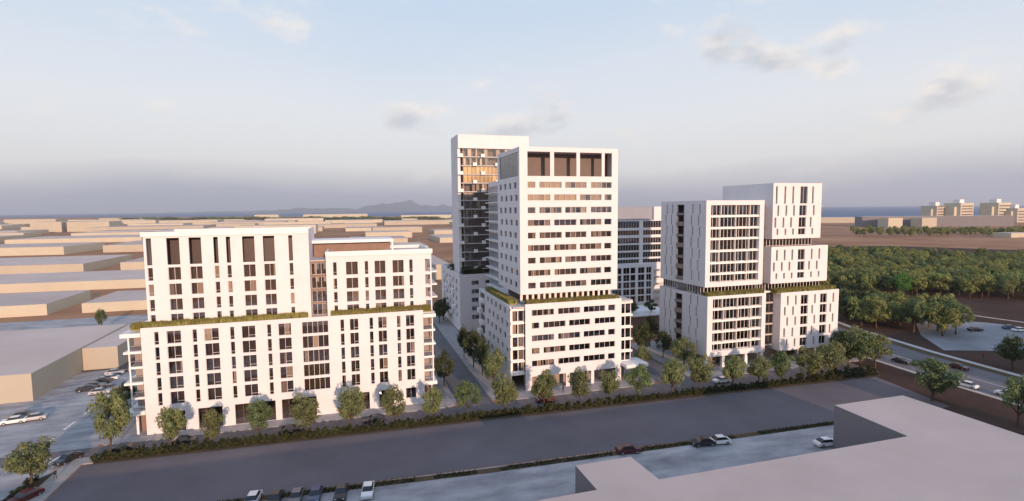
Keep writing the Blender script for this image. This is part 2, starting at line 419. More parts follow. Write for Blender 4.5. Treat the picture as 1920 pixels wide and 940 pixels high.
# right: road, verges, park
road_r = [(137, -60), (138, 70), (139, 90), (141, 112), (146, 140), (156, 175), (176, 230), (230, 330), (330, 470)]
def strip(name, line, w0, w1, zz, m, thick=None):
    l = []; r = []
    for i, (x, y) in enumerate(line):
        a = line[max(i - 1, 0)]; c = line[min(i + 1, len(line) - 1)]; d = Vector((c[0] - a[0], c[1] - a[1])).normalized(); nx, ny = d.y, -d.x
        l.append((x + nx * w0, y + ny * w0)); r.append((x + nx * w1, y + ny * w1))
    b = MB(); n = len(line)
    for i in range(n - 1):
        if thick: b.prism([l[i], r[i], r[i + 1], l[i + 1]], zz - thick, zz)
        else: b.quad((*l[i], zz), (*r[i], zz), (*r[i + 1], zz), (*l[i + 1], zz))
    o = b.build(name, m); o['kind'] = 'structure'; return o
poly('park', [(99.6, -50), (900, -50), (900, 330), (610, 345), (560, 430), (480, 450), (140, 240), (132, 115), (128.4, 100.2), (124.2, 79.4), (99.6, 79.4)], .004, 'park_soil')
strip('right_road', road_r, 1.5, 20.5, .016, 'street')
strip('kerb', road_r, .2, 1.4, .15, 'path', .15)
strip('verge', road_r, 20.6, 24.5, .02, 'verge')
strip('footpath', [(158, 20), (160.5, 70), (162, 87), (165, 112), (172, 145), (184, 180), (206, 232), (262, 330)], 0, 1.8, .12, 'kerb', .12)
strip('footpath', [(300, 90), (262, 110), (240, 122), (236, 140), (233, 166), (240, 200)], 0, 1.7, .03, 'path')
strip('lane_marking', road_r, 10.8, 11.0, .03, 'paint')
poly('plaza', [(171, 112), (186, 106), (205, 104), (228, 106), (232, 118), (226, 134), (214, 145), (200, 141), (184, 128)], .02, 'plaza_paving')
strip('garden_path', [(188, 84), (184, 88), (180, 88.5), (177, 86), (176, 81)], 0, 1.5, .03, 'pavement')

# ================================================================== BUILDING A (left, two blocks on a planted podium)
A = empty('apartment_block', 'white terraced apartment block with twin upper blocks and planted podium roof', 'apartment block', None, (0, 0, 0))
ax0, ax1, ay, ayb = -39.6, 15.1, 118.0, 140.0
prow = [20.55 - FL * k for k in range(5)]         # tops of the five podium window rows
ops = []
slimX = [(-37.4, -36.6), (-30.75, -29.95), (-24.0, -23.2), (-17.1, -16.3), (-2.65, -1.85), (3.4, 4.2), (9.3, 10.1)]
wideX = [(-35.2, -32.8), (-28.6, -26.1), (-21.8, -19.35), (-14.9, -12.5), (-.65, 1.05), (5.3, 7.05), (11.3, 13.05)]
for zt in prow:
    ops += [(a, b, zt - 2.55, zt + .05, SLIM) for a, b in slimX] + [(a - .05, b + .05, zt - 2.5, zt + .05, dict(n=2, transom=.22, curtain=.14, fw=.055)) for a, b in wideX] + [(-10.35, -5.1, zt - 2.55, zt + .05, BAY)]
shop = dict(n=3, curtain=0, frame='dark_frame')
ops += [(-34.9, -32.8, .15, 4.3, dict(n=1, curtain=0, frame='dark_frame')), (-30.5, -26.1, .15, 4.4, shop), (-23.8, -16.1, .15, 4.4, dict(n=5, curtain=0, frame='dark_frame')), (-14.9, -8.0, .15, 4.4, dict(n=5, curtain=0, frame='dark_frame')),
        (-1.0, 3.0, .15, 4.1, shop), (5.0, 6.8, .15, 4.1, dict(n=1, curtain=0)), (10.9, 13.2, 1.6, 4.0, WIDE)]
facade(A, 'f', ay, ax0, ax1, 0.14, 21.5, ops, .4)
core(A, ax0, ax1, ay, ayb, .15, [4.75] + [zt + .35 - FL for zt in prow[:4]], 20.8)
back_sides(A, ax0, ax1, ay + .4, ayb, .15, 20.9)
MB().box(ax0 - .2, ax1 + 2.6, ay + .42, ayb, 20.75, 20.98).build('roof', 'roof_deck', A)
# corner loggias with projecting slabs
for k in range(6):
    zf = 4.35 + FL * k + (.15 if k == 5 else 0)
    l = {0: -42.9, 1: -41.95, 2: -42.8, 3: -41.95, 4: -42.6, 5: -43.0}[k]; th = .75 if k in (0, 5) else .42
    MB().box(l, ax0 - .01, ay - (.35 if k in (0, 2, 4, 5) else 0), 132, zf, zf + th).build('balcony_slab', 'white_trim', A)
    rx = {0: 17.95, 1: 17.4, 2: 17.45, 3: 17.75, 4: 17.75, 5: 17.9}[k]
    MB().box(ax1 + .01, rx, ay - (.3 if k in (0, 3, 5) else 0), 136, zf, zf + th).build('balcony_slab', 'white_trim', A)
    if k < 5:
        MB().box(-41.95, -41.7, ay + .2, ay + .45, zf + th, zf + FL).build('post', 'white_trim', A)
        MB().box(17.05, 17.3, ay + .2, ay + .45, zf + th, zf + FL).build('post', 'white_trim', A)
        bars(A, 'balustrade', 'metal', [(-41.68, ax0 - .05, ay + .25, ay + .29, zf + 1.35, zf + 1.42)]); bars(A, 'balustrade', 'metal', [(ax1 + .05, 17.0, ay + .25, ay + .29, zf + 1.35, zf + 1.42)])
        MB().box(-41.66, ax0 - .04, ay + .26, ay + .28, zf + th, zf + 1.34).build('pane', 'glass', A)
        MB().box(ax1 + .04, 17.02, ay + .26, ay + .28, zf + th, zf + 1.34).build('pane', 'glass', A)
MB().box(-41.9, ax0 - .02, ay + 3.2, ay + 3.5, 5.2, 20.6).build('loggia_wall', 'loggia', A)
MB().box(ax1 + .02, 17.3, ay + 3.2, ay + 3.5, 5.2, 20.6).build('loggia_wall', 'loggia', A)
bars(A, 'column', 'white_trim', [(-41.5, -41.1, ay + .6, ay + 1.0, .14, 4.3)]); bars(A, 'column', 'white_trim', [(16.6, 17.0, ay + .6, ay + 1.0, .14, 4.3)])
MB().box(-41.6, ax0 - .05, ay + 2.5, ay + 2.8, .14, 4.3).build('entrance_wall', 'spandrel', A)
MB().box(ax1 + .05, 17.2, ay + 2.5, ay + 2.8, .14, 4.3).build('entrance_wall', 'spandrel', A)
# podium parapet (front upstand holding the planting)
# upper left block
uy = 120.0
ops = []
cA = [(-38.4, -37.5), (-34.9, -32.65), (-31.0, -28.8), (-26.6, -25.75), (-24.3, -23.5), (-21.3, -19.0), (-17.4, -15.2), (-12.5, -11.7)]
for i, (a, b) in enumerate(cA): ops.append((a, b, 33.55, 38.9, None))
for zt in (33.05, 29.75, 26.7, 23.65):
    for i, (a, b) in enumerate(cA):
        h = 2.6 if zt > 33 else 2.35
        ops.append((a, b, max(zt - h, 21.02), zt, SLIM if b - a < 1.2 else WIDE))
facade(A, 'f', uy, -38.85, -8.5, 20.99, 40.1, ops, .4)
core(A, -38.85, -8.5, uy, 139, 21.0, [24.0, 27.05, 30.1, 33.25], 33.3)
back_sides(A, -38.85, -8.5, uy + .4, 139, 21, 40.08)
bars(A, 'loggia_wall', 'dark_glazing', [(-38.4, -8.9, uy + 3.4, uy + 3.7, 33.4, 39.1)])
MB().box(-38.4, -8.9, uy + .42, 138.6, 39.12, 39.5).build('roof', 'roof_deck', A)
bars(A, 'cornice', 'white_trim', [(-39.2, -8.45, uy - .25, uy - .01, 39.25, 40.12)])
# recessed link with brown glazing
ly = 122.6
facade(A, 'f', ly, -8.49, -5.21, 20.99, 33.0, [(-8.4, -5.3, z0, z0 + 2.5, dict(n=3, curtain=.15, fw=.06)) for z0 in (30.05, 27.0, 23.95, 21.1)], .3, 'spandrel', 'link_wall')
core(A, -10, -3.5, ly, 136, 21, [23.6, 26.7, 29.7], 32.6)
MB().box(-8.49, -5.31, ly + .02, 136, 32.99, 33.2).build('roof', 'roof_deck', A)
# upper right block
ops = []
cR = [((-3.8, -3.0), SLIM), ((-1.15, 1.4), WIDE), ((2.8, 3.6), SLIM), ((4.9, 7.3), WIDE), ((8.8, 11.3), WIDE), ((12.5, 13.3), SLIM)]
for zt, h in ((32.85, 2.9), (29.3, 2.35), (26.35, 2.35), (23.4, 2.35)):
    ops += [(a, b, max(zt - h, 21.02), zt, s) for (a, b), s in cR] + [(16.05, 17.2, max(zt - h, 21.02), zt, None)]
facade(A, 'f', uy, -5.2, 17.5, 20.995, 35.15, ops, .4)
core(A, -5.2, 16.0, uy, 137, 21, [23.75, 26.7, 29.6], 33.5)
back_sides(A, -5.2, 17.5, uy + .4, 137, 21, 35.1, True, False)
bars(A, 'parapet', 'white_trim', [(17.1, 17.5, uy + .41, 136.6, 33.4, 35.1)])
roof(A, -5.2, 17.5, uy, 137, 35.1, .75, 'roof_deck')
bars(A, 'cornice', 'white_trim', [(-5.25, 17.75, uy - .25, uy - .01, 34.15, 35.17)])
for zf in (23.7, 26.65, 29.6):
    MB().box(16.2, 18.9, uy + 1.2, uy + 9, zf, zf + .35).build('balcony_slab', 'white_trim', A)
bars(A, 'loggia_wall', 'loggia', [(16.06, 17.0, uy + 2.6, uy + 2.8, 21.2, 33.3)])
bars(A, 'side_wall', 'white_wall', [(15.7, 16.04, uy + 2.81, 136.6, 21.0, 33.39)])
# penthouse
bars(A, 'penthouse_roof', 'white_trim', [(-9.6, 9.9, 130, 140, 36.45, 37.1)])
bars(A, 'penthouse_wall', 'spandrel', [(-8.3, 9.3, 132.2, 139.4, 33.0, 36.44)])
bars(A, 'column', 'white_trim', [(9.5, 9.85, 130.2, 130.6, 33, 36.44)])

# planting strips
def grass_strip(name, x0, x1, y0, y1, zz, h, n, label, mound=True):
    b = MB()
    b.box(x0, x1, y0, y1, zz, zz + .32)
    for _ in range(n):
        x = random.uniform(x0, x1); y = random.uniform(y0, y1); a = random.uniform(0, math.pi); hh = h * random.uniform(.55, 1.0) * (.92 + .10 * math.sin(x * 1.3) * math.sin(x * .37 + 1)); w = random.uniform(.08, .2)
        dx, dy = math.cos(a) * w, math.sin(a) * w; lx, ly_ = random.uniform(-.25, .25), random.uniform(-.25, .25)
        k = len(b.v); b.v += [(x - dx, y - dy, zz + .3), (x + dx, y + dy, zz + .3), (x + lx, y + ly_, zz + .3 + hh)]; b.f.append((k, k + 1, k + 2))
    return tag(b.build(name, 'grass'), label, 'roof planting', None, 'stuff')
grass_strip('roof_planting', -41.4, -9.2, 118.45, 119.9, 21.0, 1.5, 8500, 'ragged olive grasses along the left block podium roof, below its taller half')
grass_strip('roof_planting', -4.4, 17.0, 118.45, 119.9, 20.99, 1.5, 6000, 'ragged olive grasses on the left block podium roof, below its lower half')

# ================================================================== BUILDING B (centre tower on podium)
B = empty('apartment_tower', 'tall white tower with ribbon windows rising from a planted podium, centre', 'tower')
RIB = dict(n=4, curtain=.4, cn=4, fw=.055); SM = dict(n=1, curtain=.5, fw=.055)
RIBY = dict(n=4, curtain=.93, cn=4, fw=.06, cmat='warm_sheet', full=True); SMY = dict(n=1, curtain=1, fw=.06, cmat='warm_sheet', full=True)  # top rows: yellow sheets added to give the panes a warm reflected tone
rowP = [(40.8, 46.6, 0), (47.6, 53.5, 0), (54.4, 60.3, 0), (61.1, 63.1, 1)]
rowQ = [(40.8, 42.8, 1), (43.8, 49.6, 0), (50.5, 56.2, 0), (57.4, 63.1, 0)]
by = 120.0; ops = [(a, b, 51.8, 57.6, None) for a, b, _ in rowP]
zt = 50.45
for k in range(9):
    for a, b, s in (rowQ if k % 2 == 0 else rowP):
        st = (SMY if s else RIBY) if k < 2 else (SM if s else RIB)
        ops.append((a, b, zt - 1.5, zt, st))
    zt -= 3.04
facade(B, 'f', by, 38.8, 64.8, 23.3, 58.7, ops, .35)
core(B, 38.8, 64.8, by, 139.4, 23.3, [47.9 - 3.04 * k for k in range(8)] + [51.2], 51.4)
bars(B, 'terrace_wall', 'terrace_panel', [(39.3, 64.2, by + 5.0, by + 5.3, 51.5, 57.9)])
bars(B, 'terrace_floor', 'slab', [(39.2, 64.4, by + .36, by + 4.98, 51.45, 51.75)])
MB().box(39.2, 64.4, by + .36, 139, 57.7, 58.1).build('roof', 'roof_deck', B)
ops = [(121.2, 137.6, 51.8, 57.6, dict(n=4, curtain=0, frame='frame', panes=True))]
zt = 50.45
for k in range(9):
    off = .0 if k % 2 else .9
    ops += [(121.6 + off + j * 4.3, 123.7 + off + j * 4.3, zt - 1.5, zt, dict(n=1, curtain=.5, fw=.06)) for j in range(4)]; zt -= 3.04
facade(B, 'l', 38.8, by + .36, 139.4, 23.3, 58.69, ops, .35)
bars(B, 'rear_wall', 'white_wall', [(64.46, 64.8, by + .36, 139.4, 23.3, 58.68), (39.15, 64.45, 139.06, 139.4, 23.3, 58.67)])
# set-back band between podium and shaft
facade(B, 'f', 122.6, 39.6, 64.2, 21.0, 23.28, [(40.2 + 1.5 * j, 41.2 + 1.5 * j, 21.2, 23.2, dict(n=1, curtain=.1, fw=.05)) for j in range(16)], .25, 'white_trim', 'recessed_wall')
core(B, 38, 66, 122.6, 138, 21, [], 23.25)
# podium
ops = []; zt = 19.8
for k in range(5):
    for a, b, s in (rowP if k % 2 == 0 else rowQ): ops.append((a + .15, b + .1, zt - 1.5, zt, SM if s else RIB))
    zt -= 3.1
lob = dict(n=4, curtain=0, frame='dark_frame')
ops += [(40.9, 49.8, .15, 3.5, None), (50.8, 56.6, .15, 3.5, None), (57.4, 63.4, .15, 3.5, None)]
facade(B, 'f', 118.0, 39.35, 64.95, .145, 21.25, ops, .4)
bars(B, 'lobby_wall', 'loggia', [(40, 64.5, 121.5, 121.8, .15, 3.7)])
core(B, 39.35, 64.95, 118, 150, 3.9, [7.4 - 2.6 + 3.1 * k for k in range(5)], 20.6)
MB().box(36.4, 68.4, 118.42, 150.6, 20.35, 20.62).build('roof', 'roof_deck', B)
for k in range(6):
    zf = 4.0 + 3.12 * k + (.15 if k == 5 else 0)
    bars(B, 'bay_slab', 'white_trim', [(35.9, 39.34, 118.7, 122, zf, zf + (.75 if k == 0 else .45))]); bars(B, 'bay_slab', 'white_trim', [(64.96, 68.55, 118.7, 122, zf, zf + .45)])
    if k < 5:
        h = 3.12 - .46 + (.15 if k == 4 else 0); z0 = zf + .451 + (.3 if k == 0 else 0); z1 = zf + 3.12 + (.15 if k == 4 else 0) - .001
        window(B, 'f', 119.2, (36.3, 39.33, z0, z1), dict(n=2, curtain=.35, fw=.16, frame='white_trim'), .2, 0)
        window(B, 'f', 119.2, (64.97, 68.3, z0, z1), dict(n=2, curtain=.35, fw=.16, frame='white_trim'), .2, 0)
bars(B, 'bay_post', 'white_trim', [(35.9, 36.28, 119.15, 119.5, 4.8, 20.3)])
bars(B, 'interior_wall', 'interior', [(36.4, 39.3, 121.2, 121.4, 4.5, 20.0), (65, 68.3, 121.2, 121.4, 4.5, 20.0)])
ops = []; zt = 19.8
for k in range(5):
    o_ = 0 if k % 2 else 1.7
    ops += [(121.5 + o_ + 4.2 * j, 123.4 + o_ + 4.2 * j, zt - 1.6, zt, dict(n=1, curtain=.4, fw=.06)) for j in range(5)] + [(144.5, 149.8, zt - 2.3, zt + .1, None)]; zt -= 3.1
facade(B, 'l', 36.0, 119.6, 151, .145, 20.7, ops, .35)
for k in range(5): bars(B, 'balcony', 'white_trim', [(34.9, 35.98, 144.6 + (k % 2) * 2.2, 147.4 + (k % 2) * 2.2, 4.9 + 3.1 * k, 6.1 + 3.1 * k)])
bars(B, 'loggia_wall', 'loggia', [(38.5, 38.8, 143, 150.6, 4, 20.3)])
bars(B, 'rear_wall', 'white_wall', [(68.0, 68.34, 122.1, 151, .15, 20.34), (36.36, 67.9, 150.66, 151, .15, 20.34)])
bars(B, 'canopy', 'white_trim', [(64.97, 71.2, 115.2, 121, 3.95, 4.75)])
bars(B, 'column', 'white_trim', [(70.6, 70.95, 115.6, 115.95, .14, 3.94)])
# rear wing of the tower
bars(B, 'rear_wing', 'white_wall', [(46, 64, 156, 177, .15, 53)])
for k in range(14):
    bars(B, 'wing_window', 'wing_glass', [(45.93, 45.99, 157, 176.4, 9.2 + 3.1 * k, 11.2 + 3.1 * k)])
    bars(B, 'balcony_slab', 'white_trim', [(44.6, 45.92, 156.4, 176.8, 8.75 + 3.1 * k, 9.0 + 3.1 * k)])
grass_strip('roof_planting', 40.0, 64.6, 118.5, 120.2, 20.63, 1.45, 6500, 'ragged olive grasses along the front of the centre tower podium roof')
grass_strip('roof_planting', 36.6, 38.5, 122.0, 146.0, 20.63, 1.3, 2600, 'dark shaded grasses along the left edge of the centre tower podium roof')

# ================================================================== BUILDING C (right, stacked frames)
Cb = empty('apartment_block', 'white stacked-box apartment block with slit windows and framed glass bays, right', 'apartment block')
def glazed_frame(x0, x1, z0, z1, ix0, ix1, iz0, iz1, y, slabs, nb):
    facade(Cb, 'f', y, x0, x1, z0, z1, [(ix0, ix1, iz0, iz1)], .9, windows=False, name='frame_wall')
    zs = [iz0] + [s for s in slabs] + [iz1]
    for s in slabs: MB().box(ix0 + .003, ix1 - .003, y + .25, y + 4, s - .26, s + .26).build('floor_slab', 'white_trim', Cb)
    for i in range(len(zs) - 1):
        a = zs[i] + (.265 if i else .004); c = zs[i + 1] - (.265 if i < len(zs) - 2 else .004)
        window(Cb, 'f', y, (ix0 + .01, ix1 - .01, a, c), dict(n=nb, curtain=.45, cn=nb, fw=.09, frame='frame'), .9, .95)
        for q in (.2, .52, .78):   # party walls stepping forward of the glass
            xq = ix0 + (ix1 - ix0) * (q + random.uniform(-.03, .03)); MB().box(xq, xq + .35, y + .35, y + .94, a, c).build('partition', 'slab', Cb)
    MB().box(ix0, ix1, y + 4.2, y + 4.5, iz0, iz1).build('interior_wall', 'interior', Cb)
glazed_frame(91.0, 110.2, 3.4, 20.0, 92.7, 108.9, 4.9, 19.2, 118.5, [7.05, 10.1, 13.1, 16.3], 13)
glazed_frame(91.2, 110.2, 22.3, 45.75, 92.7, 108.7, 23.6, 44.5, 120.0, [25.75, 28.75, 32.0, 35.3, 38.25, 41.45], 13)
# bodies behind
def body(x0, x1, y0, y1, z0, z1): MB().box(x0, x1, y0, y1, z0, z1 - .4).build('interior_wall', 'interior', Cb)
sl = dict(n=1, transom=.2, curtain=.1, fw=.045); bigw = dict(n=2, curtain=.3, fw=.06)
def slit_face(y, x0, x1, z0, z1, rows):
    ops = []
    for (a, c, slits, bigs) in rows:
        ops += [(x, x + .62, a, c, sl) for x in slits] + [(p, q, a, c, bigw) for p, q in bigs]
    facade(Cb, 'f', y, x0, x1, z0, z1, ops, .4)
ra = [117.55, 120.4, 127.3, 134.1]; rb = [116.6, 119.5, 126.4, 133.1]; bg2 = [(122.5, 125.1), (129.5, 132.0)]
slit_face(118.5, 115.4, 136.4, 3.0, 19.7, [(16.0, 18.7, ra, bg2), (13.1, 15.6, rb, bg2), (10.1, 12.6, ra, bg2), (6.9, 9.5, rb, bg2), (3.9, 6.3, ra, bg2)])
ma = [114.7, 117.4, 120.1, 127.1, 129.9]; mb_ = [113.75, 116.5, 119.2, 126.3, 129.1]; bg1 = [(122.4, 124.9)]
slit_face(120.0, 113.0, 133.3, 22.2, 32.65, [(28.65, 31.7, ma, bg1), (25.65, 28.2, mb_, bg1), (23.4, 25.1, ma, bg1)])
slit_face(120.0, 113.1, 130.3, 34.85, 50.5, [(44.7, 49.6, [114.0, 116.95, 119.75, 126.8], [(122.6, 125.2)]), (41.3, 44.25, [114.7, 117.5, 120.2, 127.3], [(122.4, 125.0)]), (38.0, 40.85, [113.8, 116.6, 119.3, 126.3], [(122.3, 124.9)]), (35.9, 37.7, [114.6, 117.4, 120.1, 127.0], [(122.2, 124.8)])])
for (x0, x1, y0, z0, z1, fl) in ((115.4, 136.4, 118.5, 3.0, 19.7, [6.6, 9.8, 12.85, 15.8]), (113.0, 133.3, 120, 22.2, 32.65, [25.35, 28.4]), (113.1, 130.3, 120, 34.85, 50.5, [37.85, 41.05, 44.45])):
    core(Cb, x0, x1, y0, 141, z0, fl, z1)
    bars(Cb, 'side_wall', 'white_wall', [(x0, x0 + .34, y0 + .41, 140.6, z0, z1 - .01), (x1 - .34, x1, y0 + .41, 140.6, z0, z1 - .01), (x0, x1, 140.61, 141, z0, z1 - .012)])
    bars(Cb, 'roof', 'roof_deck', [(x0 + .35, x1 - .35, y0 + .41, 140.6, z1 - .6, z1 - .35)])
    bars(Cb, 'soffit', 'white_trim', [(x0 + .35, x1 - .35, y0 + .41, 140.6, z0 + .01, z0 + .15)])
# recessed bands
def band_c(x0, x1, y, z0, z1, step=1.15):
    n = int((x1 - x0) / step)
    window(Cb, 'f', y, (x0, x1, z0, z1), dict(n=n, curtain=.25, cn=n, fw=.12, frame='frame'), .2, 0)
    MB().box(x0, x1, y + 2, y + 2.3, z0, z1).build('interior_wall', 'interior', Cb)
band_c(113.4, 129.6, 122.4, 32.66, 34.84); band_c(113.4, 133.0, 122.4, 19.72, 22.19); band_c(91.6, 110.0, 122.4, 20.02, 22.29)
band_c(110.22, 113.0, 123, 20.0, 22.2, .9)
for k in range(7): 
    z0 = 22.9 + 3.05 * k
    window(Cb, 'f', 123, (110.25, 112.95, z0 + .3, z0 + 3.0), dict(n=2, curtain=.3, fw=.1, frame='spandrel'), .2, 0)
    bars(Cb, 'floor_slab', 'spandrel', [(110.22, 112.97, 122.9, 126, z0 - .05, z0 + .29)])
bars(Cb, 'roof', 'white_trim', [(110.22, 113.0, 122.8, 140, 44.3, 44.9)])
bars(Cb, 'interior_wall', 'interior', [(110.22, 113, 125, 125.3, 20, 44.2), (110.22, 115.3, 124, 124.3, 3, 20)])
for k in range(5):
    z0 = 4.2 + 3.07 * k
    window(Cb, 'f', 121.4, (110.25, 115.35, z0 + .3, z0 + 3.0), dict(n=4, curtain=.4, fw=.1, frame='spandrel'), .2, 0)
    bars(Cb, 'floor_slab', 'slab', [(110.22, 115.38, 121.0, 124, z0 - .06, z0 + .29)])
bars(Cb, 'roof', 'white_trim', [(110.22, 115.38, 121.0, 140, 19.6, 19.98)])
# left flank with slit windows and a balcony slot
for (x, y0, z0, z1, nrow, zb) in ((91.2, 120.91, 22.3, 45.74, 7, 23.7), (91.0, 119.41, 3.4, 19.99, 5, 4.6)):
    ops = [(129.8, 133.2, z0 + .8, z1 - 1.0)]
    for k in range(nrow):
        o_ = .55 if k % 2 else 0
        ops += [(yy + o_, yy + o_ + .5, zb + 3.06 * k, zb + 3.06 * k + 2.75) for yy in (122.5, 125.6, 135.2, 138.0)]
    facade(Cb, 'l', x, y0, 141.4, z0, z1, ops, .4, windows=False)
    MB().box(x + .33, x + .36, y0 + .2, 129.7, z0 + .5, z1 - .5).build('slit_glazing', 'car_glass', Cb)
    MB().box(x + .33, x + .36, 133.3, 141, z0 + .5, z1 - .5).build('slit_glazing', 'car_glass', Cb)
    MB().box(x + 2.2, x + 2.4, 129.6, 133.4, z0 + .5, z1 - .5).build('loggia_wall', 'spandrel', Cb)
    for k in range(nrow): MB().box(x - .25, x + 2.15, 129.81, 133.19, zb + 3.06 * k - .3, zb + 3.06 * k + .05 + (.8 if k % 2 else .3)).build('balcony', 'loggia', Cb)
    bars(Cb, 'rear_wall', 'white_wall', [(109.85, 110.19, y0, 141.4, z0, z1 - .01), (x + .41, 109.84, 141.06, 141.4, z0, z1 - .01)])
    bars(Cb, 'roof', 'roof_deck', [(x + .41, 109.84, y0, 141.05, z1 - .7, z1 - .4)])
    bars(Cb, 'soffit', 'white_trim', [(x + .41, 109.84, y0, 141.05, z0 + .01, z0 + .15)])
window(Cb, 'l', 92.0, (121.5, 129.0, 20.0, 22.29), dict(n=6, curtain=0, fw=.2, frame='frame'), .2, 0)
window(Cb, 'l', 92.0, (134, 141.0, 20.0, 22.29), dict(n=6, curtain=0, fw=.2, frame='frame'), .2, 0)
# ground floor piers
for x in (91.1, 96.4, 103.9, 109.2): MB().box(x, x + .9, 118.9, 119.8, .14, 3.39).build('column', 'white_trim', Cb)
for x in (116.0, 122.5, 129.0, 135.3): MB().box(x, x + .45, 119.2, 119.65, .14, 2.99).build('column', 'white_trim', Cb)
bars(Cb, 'lobby_wall', 'spandrel', [(92, 135.5, 122.5, 122.9, .14, 3.35)])
bars(Cb, 'lobby_glass', 'car_glass', [(97.5, 103.6, 122.4, 122.49, .3, 3.1), (117.5, 128, 122.4, 122.49, .3, 2.9)])
grass_strip('roof_planting', 91.4, 110.0, 118.95, 121.5, 19.62, 1.3, 5000, 'olive grasses on the right block between its two glazed frames')
grass_strip('roof_planting', 114.2, 135.8, 118.95, 121.6, 19.36, 1.4, 5600, 'olive grasses on the right block under the middle slit-window box')

# ================================================================== REAR TOWER (D)
D = empty('rear_tower', 'tall glassy tower with small white balconies rising behind the centre tower', 'tower')
dy, dx0, dx1 = 188.0, 37.75, 64.2
zt_d, zb_d = 70.75, 22.0
bars(D, 'crown_wall', 'white_wall', [(dx0 + .05, dx1, dy, dy + 13, 65.9, zt_d)])
bars(D, 'side_wall', 'white_wall', [(dx0, dx0 + 1.0, dy + .9, dy + 13.2, .15, zt_d + .02)])
bars(D, 'rear_wall', 'white_wall', [(dx0 + 1.01, dx1, dy + 12.8, dy + 13.2, .15, 65.89)])
bars(D, 'side_wall', 'white_wall', [(dx1 + .01, dx1 + .35, dy + .1, dy + 13.2, .15, zt_d)])
bars(D, 'corner_post', 'loggia', [(dx0 + 1.75, dx0 + 2.1, dy + .35, dy + .7, 22, 65.89)])
bars(D, 'interior_wall', 'loggia', [(dx0 + 1.1, dx1, dy + 3.6, dy + 3.9, 22, 65.89)])
for k in range(14):
    zf = 62.85 - 3.13 * k
    MB().box(dx0 + 1.01, dx1, dy + .1, dy + 4, zf - .17, zf + .17).build('floor_slab', 'slab', D)
    yel = k in (2, 3)  # rows where added yellow sheets imitate warm light on the glass
    window(D, 'f', dy, (dx0 + 2.12, dx1 - .02, zf + .18, zf + 2.95), dict(n=16, curtain=(.95 if k in (2, 3) else .5 if k < 8 else .25), cn=16, fw=.07, frame='dark_frame', panes=False, cmat='warm_sheet' if yel else 'curtain', full=yel), .6, .65)
    for xo in ((8.3, 17.5) if k % 2 == 0 else (5.3, 13.6)):
        MB().box(dx0 + xo, dx0 + xo + 1.35, dy - .9, dy + .09, zf - .15, zf + 1.05).build('balcony', 'white_trim', D)
    if k % 2 == 0: MB().box(dx0 - .25, dx0 + 1.7, dy - .6, dy + .6, zf - .15, zf + 1.05).build('balcony', 'white_trim', D)
# rear podium in front of it
Fp = empty('rear_podium_block', 'shaded white five-storey block with roof shrubs behind the centre tower podium', 'apartment block')
fx0, fx1, fy, fyb, fz = 36.6, 56, 183.0, 222.0, 20.9
ops = [(40.9, 43.6, 18.6 - 3.1 * k - 1.6, 18.6 - 3.1 * k, dict(n=2, curtain=.3, panes=False)) for k in range(5)] + [(46, 54, 18.6 - 3.1 * k - 1.6, 18.6 - 3.1 * k, dict(n=4, curtain=.3, panes=False)) for k in range(5)]
facade(Fp, 'f', fy, fx0, fx1, .15, fz, ops, .4)
ops = []
for k in range(5):
    ops += [(yy, yy + 2.6, 18.7 - 3.1 * k - 1.9, 18.7 - 3.1 * k, dict(n=2, curtain=.3, panes=False)) for yy in (188, 194.5, 201, 207.5, 214)]
facade(Fp, 'l', fx0, fy + .41, fyb, .15, fz - .01, ops, .4)
for k in range(5):
    for yy in ((192, 205) if k % 2 else (198.5, 211.5)): MB().box(fx0 - 1.1, fx0 - .01, yy, yy + 2.4, 5.0 + 3.1 * k - .8, 5.0 + 3.1 * k + .35).build('balcony', 'white_trim', Fp)
core(Fp, fx0, fx1, fy, fyb, .15, [], fz)
bars(Fp, 'side_wall', 'white_wall', [(fx1 - .34, fx1, fy + .41, fyb, .15, fz - .02)]); bars(Fp, 'rear_wall', 'white_wall', [(fx0 + .41, fx1 - .35, fyb - .34, fyb, .15, fz - .03)])
MB().box(fx0 + .41, fx1 - .3, fy + .41, fyb, fz - .9, fz - .6).build('roof', 'roof_deck', Fp)

# ================================================================== BUILDING E (behind, between tower and right block)
Eb = empty('rear_slab_block', 'mid-rise white block with dark window bands seen between centre tower and right block', 'apartment block')
ey = 200.0; ops = []
for (t0, t1) in ((35.4, 38.3), (32.3, 34.4), (28.8, 31.2), (25.7, 28.2), (22.7, 25.0), (20.3, 22.0)):
    ops += [(103, 118.4, t0, t1, dict(n=12, curtain=.15, fw=.06)), (120.2, 131.5, t0, t1, dict(n=9, curtain=.15, fw=.06))]
facade(Eb, 'f', ey, 102, 132, .15, 38.6, ops, .4)
core(Eb, 102, 132, ey, 222, .15, [19.8 + 3.05 * k for k in range(6)], 38.5)
back_sides(Eb, 102, 132, ey + .4, 222, .15, 38.59)
bars(Eb, 'roof', 'roof_deck', [(102.3, 131.6, ey + .41, 221.6, 38.2, 38.62)])
bars(Eb, 'grey_top', 'wing_glass', [(102, 125.4, ey + 1.2, ey + 14, 38.63, 44.3)])  # left part of the block's top volume in grey, right part in white
bars(Eb, 'white_top', 'white_wall', [(125.5, 131.8, ey + .1, ey + 14, 38.63, 44.4)])
ops = []
for k in range(5):
    z0 = 16.2 - 3.05 * k
    ops += [(104, 108.4, z0, z0 + 2.6, dict(n=3, curtain=.3)), (109.2, 112.2, z0, z0 + 2.6, dict(n=2, curtain=.3)), (112.6, 115.0, z0, z0 + 2.6, dict(n=1, curtain=.4)), (116.2, 119.3, z0, z0 + 2.6, dict(n=2, curtain=.2)), (120.2, 122.6, z0, z0 + 2.6, dict(n=2, curtain=.2))]
facade(Eb, 'f', ey - 3, 103, 123.7, .15, 20.0, ops, .4, name='frame_wall')
